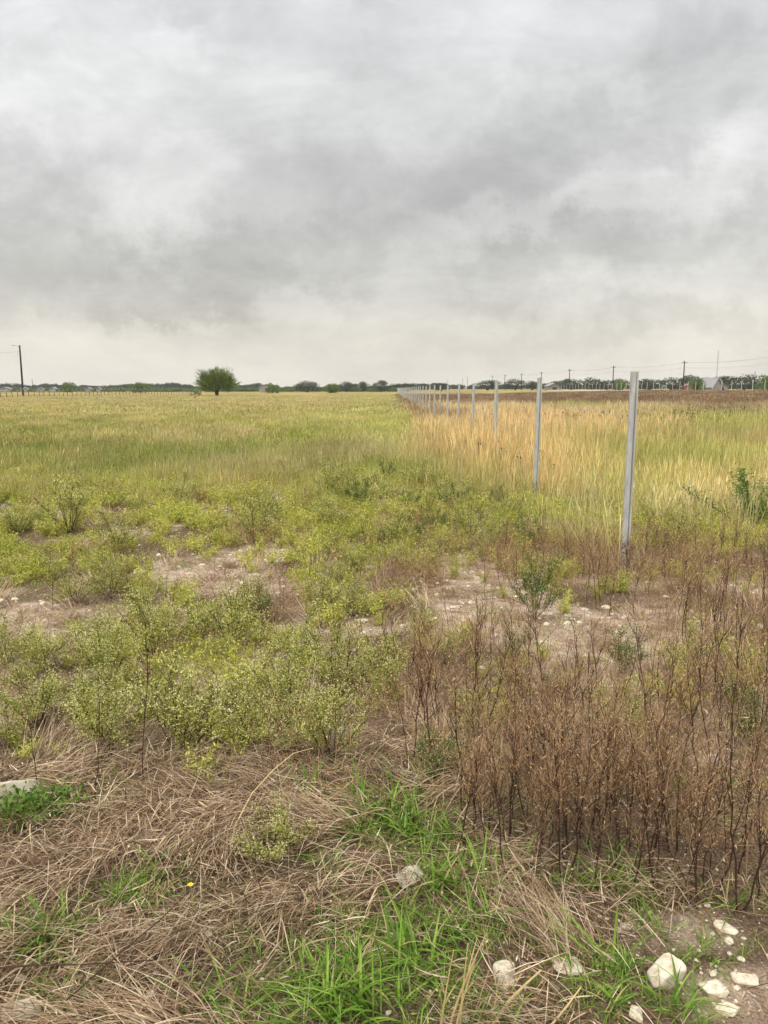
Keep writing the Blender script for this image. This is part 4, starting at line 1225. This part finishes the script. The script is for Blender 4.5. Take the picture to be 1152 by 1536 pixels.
# lone mesquite
def mesquite():
    r = np.random.default_rng(999)
    D = 158.; x = (325.5 - CX) / 1169 * D; z = float(terrain(x, D))
    rt = empty('mesquite_tree', (x, D, z), 0, (1.14, 1.14, 1.1)); tag(rt, 'lone feathery green mesquite tree standing in the field at left', 'tree')
    tk = MB(); P = []; SB = []
    ns = 7
    for i in range(ns):
        a = 2 * math.pi * i / ns + r.uniform(-.3, .3); s_ = r.uniform(.3, 1.0)
        p = [np.array([.12 * math.cos(a), .12 * math.sin(a), -.1]), np.array([.35 * math.cos(a) * s_, .35 * math.sin(a) * s_, .8]), np.array([1.2 * s_ * math.cos(a), 1.2 * s_ * math.sin(a), 1.9]), np.array([2.3 * s_ * math.cos(a), 2.3 * s_ * math.sin(a), 3.1])]
        V, F_ = tube(p, [.16, .13, .09, .05], 6); tk.add(V, F_)
        for q in range(9):
            t0 = r.uniform(.35, 1); b = p[2] + (p[3] - p[2]) * (t0 - .35) / .65
            aa = a + r.normal(0, 1.1); el = r.uniform(-.15, 1.25)
            SB.append((b, np.array([math.cos(aa) * math.cos(el), math.sin(aa) * math.cos(el), math.sin(el)]), r.uniform(1.2, 2.5)))
    for (b, d, L) in SB:
        k = 30
        e = b + d * L; e[2] = min(e[2], 5.4)
        V, F_ = tube([b, (b + e) / 2 + r.normal(0, .1, 3), e], [.05, .03, .012], 3); tk.add(V, F_)
        t = r.uniform(.1, 1, k)[:, None]
        P.append(b + (e - b) * t + r.normal(0, .28, (k, 3)))
    lb = [(-1.5, 0, 1.7, 1.6, 1.8, .8), (1.5, .3, 1.7, 1.6, 1.8, .8), (0, 0, 2.4, 2.9, 2.9, 1.1), (-1.8, 0, 2.2, 1.7, 1.9, .95), (1.9, 0, 2.2, 1.7, 1.9, .95), (0, 0, 3.3, 2.2, 2.2, 1.2), (0, 0, 4.1, 1.5, 1.5, .9), (0, -1.5, 2.3, 2.0, 1.8, 1.0), (-1.2, 0, 3.1, 1.5, 1.5, .9), (1.3, -.4, 3.1, 1.5, 1.5, .9)]
    P.append(crown_blob(r, lb, 6500, 1, 1, .1))
    P = np.concatenate(P); P = P[P[:, 2] > .85]
    # leaves are strokes that point up and outwards
    n = len(P); d = P - np.array([0, 0, 1.4]); d /= np.linalg.norm(d, axis=1)[:, None]; d += r.normal(0, .35, d.shape); d[:, 2] += .35
    d /= np.linalg.norm(d, axis=1)[:, None]
    s = np.cross(d, r.normal(size=(n, 3))); s /= np.linalg.norm(s, axis=1)[:, None]
    L = r.uniform(.4, 1.2, n)[:, None]; W = r.uniform(.05, .12, n)[:, None]
    V = np.stack([P, P + d * L * .4 + s * W * .5, P + d * L, P + d * L * .4 - s * W * .5], 1).reshape(-1, 3)
    F_ = (np.arange(n) * 4)[:, None] + np.arange(4)[None, :]
    mb = MB(); mb.add(V, F_)
    link('trunk', tk.mesh('trunk', M['bark']), rt); link('crown', mb.mesh('crown', M['mesquite']), rt)
mesquite()

def small_shrub():
    x, y, z = ground(290, 600)
    r = np.random.default_rng(5)
    D = 118; x = (290 - CX) / 1169 * D; z = float(terrain(x, D))
    rt = empty('sparse_shrub', (x, D, z)); tag(rt, 'small sparse shrub just left of the lone tree', 'bush')
    tk = MB(); P = []
    for k in range(7):
        a = r.uniform(0, 6.28); e = np.array([math.cos(a) * r.uniform(.4, 1.15), math.sin(a) * .7, r.uniform(.6, 1.3)])
        V, F_ = tube([(0, 0, -.05), e * .5 + r.normal(0, .05, 3), e], [.03, .02, .012], 4); tk.add(V, F_)
        P.append(e + r.normal(0, .14, (60, 3)))
    P = np.concatenate(P); mb = MB(); V, F_ = leafs(P, .16, .08); mb.add(V, F_)
    link('trunk', tk.mesh('trunk', M['bark']), rt); link('crown', mb.mesh('crown', M['mesquite']), rt)
small_shrub()

# ------------------------------------------------------------------ utility poles and wires
def pole(x, y, h, z, lab, arm=True, lamp=False, rad=.16, armdir=0, name='utility_pole', grp=None):
    rt = empty(name, (x, y, z), armdir); tag(rt, lab, 'utility pole', grp)
    mb = MB(); V, F_ = tube([(0, 0, -.3), (0, 0, h * .5), (0, 0, h)], [rad, rad * .85, rad * .65], 8); mb.add(V, F_); link('pole', mb.mesh('pole', M['polewood']), rt)
    if arm:
        mb = MB()
        V, F_ = box(-1.1, 1.1, -.2, -.12, h - .75, h - .62); mb.add(V, F_)
        link('crossarm', mb.mesh('crossarm', M['polewood']), rt)
        for k in (-1, -.45, .45, 1):
            mb = MB(); V, F_ = tube([(k, -.16, h - .6), (k, -.16, h - .52), (k, -.16, h - .4)], [.05, .07, .03], 6); mb.add(V, F_); link('insulator', mb.mesh('insulator', M['wire']), rt)
    if lamp:
        mb = MB(); V, F_ = tube([(-.1, 0, h - .35), (-.7, 0, h - .05), (-1.2, 0, h - .02)], .035, 5); mb.add(V, F_); link('lamp_arm', mb.mesh('lamp_arm', M['wire']), rt)
        mb = MB(); V, F_ = tube([(-1.1, 0, h - .02), (-1.3, 0, h - .02), (-1.55, 0, h - .12)], [.07, .14, .05], 8); mb.add(V, F_); link('lamp_head', mb.mesh('lamp_head', M['palepost']), rt)
        mb = MB(); V, F_ = tube([(-.15, 0, h - 1.1), (-.55, 0, h - 1.35), (-.6, 0, h - 1.8), (-.2, 0, h - 2.1)], .02, 4); mb.add(V, F_); link('service_loop', mb.mesh('service_loop', M['wire']), rt)
    return rt

DL = 150.; xl = (34 - CX) / 1169 * DL; zl = float(terrain(xl, DL)); HL = (583 - 520) / 1169 * DL + CAM_H - zl
pole(xl, DL, HL + .1, zl, 'dark wooden utility pole with a lamp arm at the left edge', False, True, .2)
def catenary(a, b, sag, n=14):
    a, b = np.array(a, float), np.array(b, float)
    return [a + (b - a) * t - np.array([0, 0, sag * 4 * t * (1 - t)]) for t in np.linspace(0, 1, n)]
wire_obj(catenary((xl - .15, DL, zl + HL - 1.1), (xl - 45, DL - 6, zl + HL - 1.2), 1.0), 'service_wire', 'single wire running left from the utility pole at the left edge', .018)
pole((49 - CX) / 1169 * 420, 420, (583 - 569) / 1169 * 420 + 1.6, 0, 'faint distant pole just right of the left-edge utility pole', False, False, .16)

pp = []
pw = ['tallest right-hand utility pole, left of the gabled house', 'second tall utility pole, left of the nearest metal post', 'third utility pole, standing over the rounded oak', 'fourth utility pole, above the second metal post', 'fifth small utility pole left of the second metal post', 'sixth small utility pole over the third metal post', 'seventh tiny utility pole near the third post']
ppx = [(1024.5, 542), (919, 549), (853.5, 554), (811.5, 558), (782, 560.5), (757, 562), (738, 563.5)]
for i, (a, yt) in enumerate(ppx):
    D = 258 + 55 * i
    x = (a - CX) / 1169 * D; z = float(terrain(x, D)); h = (583 - yt) / 1169 * D + CAM_H - z
    pole(x, D, h, z, pw[i], True, False, .24, R(20), grp='utility poles along the right')
    pp.append((x, D, z + h))
pp = [(pp[0][0] + 6, pp[0][1] - 55, pp[0][2] + .3)] + pp
for k, off in enumerate((-.9, .9)):
    for j in range(len(pp) - 1):
        (xa, ya, za), (xb, yb, zb) = pp[j], pp[j + 1]
        c, s_ = math.cos(R(20)), math.sin(R(20))
        wire_obj(catenary((xa + off * c, ya + off * s_, za - .4), (xb + off * c, yb + off * s_, zb - .4), .9), 'power_line',
                 ('outer' if off > 0 else 'inner') + ' power line in span %s of the right-hand poles' % ['one, nearest the right edge', 'two, left of the tallest pole', 'three', 'four', 'five', 'six', 'seven'][j], .015)
for j in range(3):
    (xa, ya, za), (xb, yb, zb) = pp[j], pp[j + 1]
    wire_obj(catenary((xa, ya, za - 2.2), (xb, yb, zb - 2.2), .8), 'telephone_line', 'low thick line under the power lines in span %s' % ['one', 'two', 'three'][j], .018)
for (a, yt, D, lab) in [(1131, 558, 260, 'short pole in front of the large oak near the right edge'), (701, 566, 520, 'tiny thin pole over the fourth metal post'), (694, 567, 560, 'tiny thin pole left of the fourth metal post'), (671, 570, 560, 'tiny pole above the sixth metal post')]:
    x = (a - CX) / 1169 * D; z = float(terrain(x, D)); pole(x, D, (583 - yt) / 1169 * D + CAM_H - z, z, lab, False, False, .14)

# radio mast
def mast():
    D = 620; x = (1074 - CX) / 1169 * D; h = (583 - 527) / 1169 * D + 1.5
    rt = empty('radio_mast', (x, D, 0)); tag(rt, 'thin lattice radio mast behind the gabled house', 'mast')
    mb = MB()
    L = [(math.cos(a) * .3, math.sin(a) * .3) for a in (0, 2.09, 4.19)]
    for (a, b) in L:
        V, F_ = tube([(a, b, 0), (a, b, h)], .05, 4); mb.add(V, F_)
    link('legs', mb.mesh('legs', M['wire']), rt)
    mb = MB()
    for k in range(20):
        for i in range(3):
            a, b = L[i], L[(i + 1) % 3]
            V, F_ = tube([(*a, h * k / 20), (*b, h * (k + 1) / 20)], .025, 3, False); mb.add(V, F_)
    link('bracing', mb.mesh('bracing', M['wire']), rt)
mast()

# ------------------------------------------------------------------ left wire fence
def wire_fence():
    n = 58
    A = np.array([(-18 - CX) / 1169 * 122, 122.]); B = np.array([(300 - CX) / 1169 * 205, 205.])
    rt = empty('wire_fence', (A[0], A[1], float(terrain(*A)))); tag(rt, 'low rusty post and wire fence across the far left of the field', 'fence')
    mb = MB(); V, F_ = tube([(0, 0, -.1), (0, 0, 1.3)], [.06, .05], 5); mb.add(V, F_); pm = mb.mesh('fence_post', M['fencepost'])
    mb = MB(); V, F_ = tube([(0, 0, 1.3), (0, 0, 1.5)], [.055, .04], 5); mb.add(V, F_); cm = mb.mesh('post_cap', M['whitecap'])
    z0 = rt.location.z
    tops = []
    for i in range(n):
        t = i / (n - 1); p = A + (B - A) * t; z = float(terrain(*p))
        q = link('fence_post', pm, rt, (p[0] - A[0] + random.gauss(0, .06), p[1] - A[1], z - z0), (0, random.gauss(0, .03), random.uniform(0, 6)), (1, 1, random.uniform(.9, 1.1)))
        link('post_cap', cm, q)
        tops.append((p[0] - A[0], p[1] - A[1], z - z0))
    for hgt in (.45, .8, 1.15):
        mb = MB(); V, F_ = tube([(a, b, c + hgt) for a, b, c in tops], .012, 3); mb.add(V, F_); link('fence_wire', mb.mesh('fence_wire', M['wire']), rt)
wire_fence()

# ------------------------------------------------------------------ far buildings
def house(px, ytop, wpx, D, lab, roof='greyroof', wall='whitewall', hf=.5, gable=True, opening=True, rot=0.3, name='house', zb=None, dep=1.2):
    x = (px - CX) / 1169 * D; z = float(terrain(x, D)) if zb is None else zb
    H = (583 - ytop) / 1169 * D + CAM_H - z; W = wpx / 1169 * D; wh = H * hf; dp = W * dep
    rt = empty(name, (x, D, z), rot); tag(rt, lab, 'building')
    mb = MB(); h = W / 2
    V = [(-h, -dp / 2, -.2), (h, -dp / 2, -.2), (h, dp / 2, -.2), (-h, dp / 2, -.2), (-h, -dp / 2, wh), (h, -dp / 2, wh), (h, dp / 2, wh), (-h, dp / 2, wh), (0, -dp / 2, H - .12), (0, dp / 2, H - .12)]
    mb.add(V, [(0, 1, 5, 8, 4), (2, 3, 7, 9, 6), (1, 2, 6, 5), (3, 0, 4, 7)]); link('wall', mb.mesh('wall', M[wall]), rt)
    mb = MB(); e = .35; k = (H - wh) / h
    for s_ in (-1, 1):
        a = [(s_ * (h + e), -dp / 2 - e, wh - e * k), (0, -dp / 2 - e, H), (0, dp / 2 + e, H), (s_ * (h + e), dp / 2 + e, wh - e * k)]
        V = a + [(p[0], p[1], p[2] + .12) for p in a]
        mb.add(V, [(0, 1, 2, 3), (4, 5, 6, 7), (0, 1, 5, 4), (1, 2, 6, 5), (2, 3, 7, 6), (3, 0, 4, 7)])
    link('roof', mb.mesh('roof', M[roof]), rt)
    if opening:
        mb = MB(); V, F_ = box(-h * .3, h * .3, -dp / 2 - .05, -dp / 2 - .01, 0, wh * .75); mb.add(V, F_); link('door', mb.mesh('door', M['darkopen']), rt)
        for s_ in (-.6, .1, .65):
            mb = MB(); V, F_ = box(h + .01, h + .05, s_ * dp * .4 - .6, s_ * dp * .4 + .6, wh * .4, wh * .8); mb.add(V, F_); link('window', mb.mesh('window', M['darkopen']), rt)
    return rt
house(1066, 567.5, 20, 250, 'pale grey gabled house near the right edge of the horizon', hf=.35, rot=R(28), name='gabled_house', opening=False)
house(1081, 575.5, 16, 252, 'low lean-to wing with a dark opening right of the gabled house', hf=.6, rot=R(4), name='low_wing', dep=.7)
house(1031, 576, 16, 300, 'low reddish building left of the gabled house', 'redroof', 'redroof', .6, rot=R(10), name='red_building', dep=.5, opening=False)
house(829, 575, 22, 360, 'low pale house behind the second metal post', hf=.6, name='low_house', dep=.5)
house(402, 576, 26, 330, 'white building behind the green bush right of the lone tree', hf=.7, rot=.1, name='white_building', dep=.4)
for (a, w, lab) in [(8, 20, 'first low white shed at the left edge'), (36, 12, 'small pinkish shed right behind the left utility pole'), (60, 14, 'low tan shed on the left horizon'), (80, 12, 'white trailer-like shed left of the first green bush'), (133, 10, 'tiny white shed right of the first green bush'), (148, 8, 'smallest white shed on the left horizon')]:
    house(a, 580.9, w * .8, 330, lab, hf=.75, rot=random.uniform(-.3, .3), name='white_shed', dep=.5, opening=False)

# ------------------------------------------------------------------ haze
def haze():
    m, nt, out = newmat('haze')
    v = nt.nodes.new('ShaderNodeVolumePrincipled'); v.inputs['Density'].default_value = HAZE; v.inputs['Color'].default_value = (.86, .9, .95, 1); v.inputs['Anisotropy'].default_value = .2
    nt.links.new(v.outputs[0], out.inputs['Volume'])
    mb = MB(); V, F_ = box(-1400, 1400, -80, 1300, -1.2, 34); mb.add(V, F_)
    o = link('haze', mb.mesh('haze', m)); tag(o, kind='stuff')
HAZE = .0002
if HAZE > 0: haze()

# ------------------------------------------------------------------ world
SUN_EL, SUN_AZ = R(52), R(215)      # azimuth measured clockwise from +Y
def build_world():
    w = bpy.data.worlds.new('World'); scene.world = w; w.use_nodes = True
    nt = w.node_tree; nt.nodes.clear()
    N, L = nt.nodes.new, nt.links.new
    out = N('ShaderNodeOutputWorld')
    tc = N('ShaderNodeTexCoord')
    sky = N('ShaderNodeTexSky'); sky.sky_type = 'NISHITA'; sky.sun_disc = False; sky.sun_elevation = SUN_EL; sky.sun_rotation = SUN_AZ
    sky.air_density = 1; sky.dust_density = 3
    bg1 = N('ShaderNodeBackground'); bg1.inputs[1].default_value = .06; L(sky.outputs[0], bg1.inputs[0])
    sep = N('ShaderNodeSeparateXYZ'); L(tc.outputs['Generated'], sep.inputs[0])
    def math_(op, a=None, b=None, c=None):
        m = N('ShaderNodeMath'); m.operation = op
        for i, v in enumerate((a, b, c)):
            if v is None: continue
            if isinstance(v, (int, float)): m.inputs[i].default_value = v
            else: L(v, m.inputs[i])
        return m.outputs[0]
    X, Y, Z = sep.outputs
    zc = math_('MAXIMUM', Z, 0.0)
    # ---- cloud deck coordinates: a flat layer overhead
    den = math_('ADD', zc, .2)
    cx_, cy_ = math_('DIVIDE', X, den), math_('DIVIDE', Y, den)
    cv = N('ShaderNodeCombineXYZ'); L(cx_, cv.inputs[0]); L(cy_, cv.inputs[1])
    def noise(vec, scale, detail=6, rough=.55, dist=0, w_=None):
        n = N('ShaderNodeTexNoise'); n.inputs['Scale'].default_value = scale; n.inputs['Detail'].default_value = detail
        n.inputs['Roughness'].default_value = rough; n.inputs['Distortion'].default_value = dist
        L(vec, n.inputs['Vector']); return n
    mp = N('ShaderNodeMapping'); mp.inputs['Rotation'].default_value = (0, 0, R(35)); mp.inputs['Scale'].default_value = (.8, 1.3, 1); mp.inputs['Location'].default_value = (3.1, 1.7, 0)
    L(cv.outputs[0], mp.inputs[0])
    n1 = noise(mp.outputs[0], 1.1, 5, .55, .3)
    fm = N('ShaderNodeMapping'); fm.inputs['Rotation'].default_value = (0, 0, R(-20)); fm.inputs['Scale'].default_value = (1, 2.1, 1)
    yq = math_('MAXIMUM', Y, .15); fq = N('ShaderNodeCombineXYZ'); L(math_('DIVIDE', X, yq), fq.inputs[0]); L(math_('DIVIDE', Z, yq), fq.inputs[1]); L(fq.outputs[0], fm.inputs[0])
    n2 = noise(fm.outputs[0], 3.6, 8, .66, .35)
    # ---- frontal coordinates for the large cloud masses of this sky
    yc = math_('MAXIMUM', Y, .15)
    a_, e_ = math_('DIVIDE', X, yc), math_('DIVIDE', Z, yc)
    fv = N('ShaderNodeCombineXYZ'); L(a_, fv.inputs[0]); L(e_, fv.inputs[1])
    nw = noise(fv.outputs[0], 5.0, 7, .68)
    wv = N('ShaderNodeVectorMath'); wv.operation = 'SUBTRACT'; L(nw.outputs['Color'], wv.inputs[0]); wv.inputs[1].default_value = (.5, .5, .5)
    ws = N('ShaderNodeVectorMath'); ws.operation = 'SCALE'; ws.inputs['Scale'].default_value = .34; L(wv.outputs[0], ws.inputs[0])
    wa = N('ShaderNodeVectorMath'); wa.operation = 'ADD'; L(fv.outputs[0], wa.inputs[0]); L(ws.outputs[0], wa.inputs[1])
    flat = N('ShaderNodeVectorMath'); flat.operation = 'MULTIPLY'; flat.inputs[1].default_value = (1, 1, 0); L(wa.outputs[0], flat.inputs[0])
    front = N('ShaderNodeMapRange'); front.inputs[1].default_value = .2; front.inputs[2].default_value = .5; L(Y, front.inputs[0])
    BL = [  # px, py, half-width px, half-height px, angle deg, amount
        (60, 60, 260, 120, 0, .07), (110, 165, 90, 60, 20, .12), (230, 290, 85, 45, -15, .15), (270, 40, 60, 40, 0, .12),
        (450, 120, 110, 90, 10, .08), (620, 165, 90, 60, 30, .10), (820, 60, 170, 80, 10, .07), (700, 60, 90, 40, 0, .06), (935, 120, 60, 30, 35, .07),
        (1090, 260, 130, 50, -35, .11), (900, 310, 220, 40, -20, .06), (1080, 420, 200, 30, -12, .05), (530, 455, 140, 26, -8, .09), (690, 370, 160, 26, -15, .07), (330, 340, 150, 40, -10, .04),
        (540, 280, 330, 110, -22, -.10), (900, 200, 260, 90, -25, -.09), (330, 110, 60, 90, 0, -.05), (200, 420, 330, 50, 3, -.09), (60, 330, 130, 60, 0, -.05), (600, 60, 90, 60, 0, -.05),
        (240, 470, 60, 14, 0, -.08), (95, 482, 22, 8, 0, -.07), (640, 420, 260, 35, -14, -.07), (900, 380, 280, 34, -14, -.09), (860, 500, 330, 26, -5, -.05), (380, 405, 300, 36, -4, -.05), (1100, 90, 120, 90, 0, -.04), (330, 470, 30, 18, 0, .06), (1000, 480, 260, 30, -6, -.03),
    ]
    acc = None
    for (bx, by, rx, ry, an, amt) in BL:
        d = pix_dir(bx, by)
        m = N('ShaderNodeMapping'); m.vector_type = 'TEXTURE'
        m.inputs['Location'].default_value = (d.x / d.y, d.z / d.y, 0); m.inputs['Rotation'].default_value = (0, 0, R(-an))
        m.inputs['Scale'].default_value = (rx / 1154 * 1.5, ry / 1154 * 1.5, 1)
        L(flat.outputs[0], m.inputs[0])
        ln = N('ShaderNodeVectorMath'); ln.operation = 'LENGTH'; L(m.outputs[0], ln.inputs[0])
        mr = N('ShaderNodeMapRange'); mr.interpolation_type = 'SMOOTHERSTEP'; mr.inputs[1].default_value = 0; mr.inputs[2].default_value = 1.25; mr.inputs[3].default_value = amt; mr.inputs[4].default_value = 0
        L(ln.outputs['Value'], mr.inputs[0])
        acc = mr.outputs[0] if acc is None else math_('ADD', acc, mr.outputs[0])
    acc = math_('MULTIPLY', acc, front.outputs[0])
    # ---- brightness
    base = N('ShaderNodeValToRGB'); el = base.color_ramp
    stops = [(0, lin((230, 222, 208))), (.06, lin((222, 216, 204))), (.12, lin((210, 208, 201))), (.2, lin((201, 201, 198))), (.42, lin((208, 209, 210))), (.55, lin((232, 232, 232))), (.8, lin((255, 255, 255)))]
    while len(el.elements) < len(stops): el.elements.new(.5)
    for e, (p_, c) in zip(el.elements, stops): e.position = p_; e.color = (*c, 1)
    L(zc, base.inputs[0])
    warm = N('ShaderNodeMapRange'); warm.inputs[1].default_value = .5; warm.inputs[2].default_value = -.1; warm.inputs[3].default_value = 0; warm.inputs[4].default_value = 1; L(X, warm.inputs[0])
    t1 = math_('MULTIPLY_ADD', n1.outputs[0], .16, -.08)
    nr = N('ShaderNodeMapRange'); nr.interpolation_type = 'SMOOTHSTEP'; nr.inputs[1].default_value = .33; nr.inputs[2].default_value = .70; nr.inputs[3].default_value = -.07; nr.inputs[4].default_value = .085
    L(n2.outputs[0], nr.inputs[0]); t2 = nr.outputs[0]
    nfade = N('ShaderNodeMapRange'); nfade.inputs[1].default_value = 0; nfade.inputs[2].default_value = .15; nfade.inputs[3].default_value = .5; L(zc, nfade.inputs[0])
    n3 = noise(fm.outputs[0], 13.0, 5, .6, .6)
    t3 = math_('MULTIPLY_ADD', n3.outputs[0], .11, -.055)
    tt = math_('MULTIPLY', math_('ADD', math_('ADD', t1, t2), t3), nfade.outputs[0])
    g = math_('ADD', math_('ADD', math_('MULTIPLY', acc, 1.45), 1.1), math_('MULTIPLY', tt, 1.8))
    g = math_('MAXIMUM', g, .3)
    vs = N('ShaderNodeVectorMath'); vs.operation = 'SCALE'; L(base.outputs[0], vs.inputs[0]); L(g, vs.inputs['Scale'])
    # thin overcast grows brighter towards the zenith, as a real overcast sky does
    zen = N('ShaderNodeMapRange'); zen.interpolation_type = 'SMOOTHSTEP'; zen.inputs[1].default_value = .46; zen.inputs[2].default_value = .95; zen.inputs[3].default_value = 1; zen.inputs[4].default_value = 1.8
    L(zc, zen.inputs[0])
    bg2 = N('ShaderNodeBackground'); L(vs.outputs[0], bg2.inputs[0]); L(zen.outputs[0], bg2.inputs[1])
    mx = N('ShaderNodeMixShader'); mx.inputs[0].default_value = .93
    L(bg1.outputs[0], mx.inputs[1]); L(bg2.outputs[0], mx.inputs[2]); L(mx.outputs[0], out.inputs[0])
    w.cycles.sampling_method = 'MANUAL'; w.cycles.sample_map_resolution = 512
build_world()

ld = bpy.data.lights.new('sun', 'SUN'); ld.energy = 1.5; ld.angle = R(10); ld.color = (1, .96, .9)
lo = bpy.data.objects.new('sun', ld); COL.objects.link(lo)
sd = Vector((math.sin(SUN_AZ) * math.cos(SUN_EL), math.cos(SUN_AZ) * math.cos(SUN_EL), math.sin(SUN_EL)))
lo.rotation_euler = (-sd).to_track_quat('-Z', 'Y').to_euler(); lo.location = (0, 0, 30)

cd = bpy.data.cameras.new('camera'); cam = bpy.data.objects.new('camera', cd); COL.objects.link(cam)
cd.sensor_fit = 'VERTICAL'; cd.sensor_height = 24; cd.lens = 24 * F_PX / 1536.
cd.clip_end = 8000; cd.clip_start = .05
cam.location = (0, 0, CAM_H); cam.rotation_euler = (math.pi / 2 - PITCH, 0, 0)
scene.camera = cam
vs_ = scene.view_settings
vs_.view_transform = 'Standard'; vs_.look = 'None'; vs_.gamma = 1; vs_.exposure = .14; vs_.use_curve_mapping = False
scene.cycles.adaptive_threshold = .03; scene.cycles.adaptive_min_samples = 16; scene.cycles.volume_bounces = 0
scene.cycles.max_bounces = 5; scene.cycles.diffuse_bounces = 2; scene.cycles.glossy_bounces = 2; scene.cycles.transmission_bounces = 3
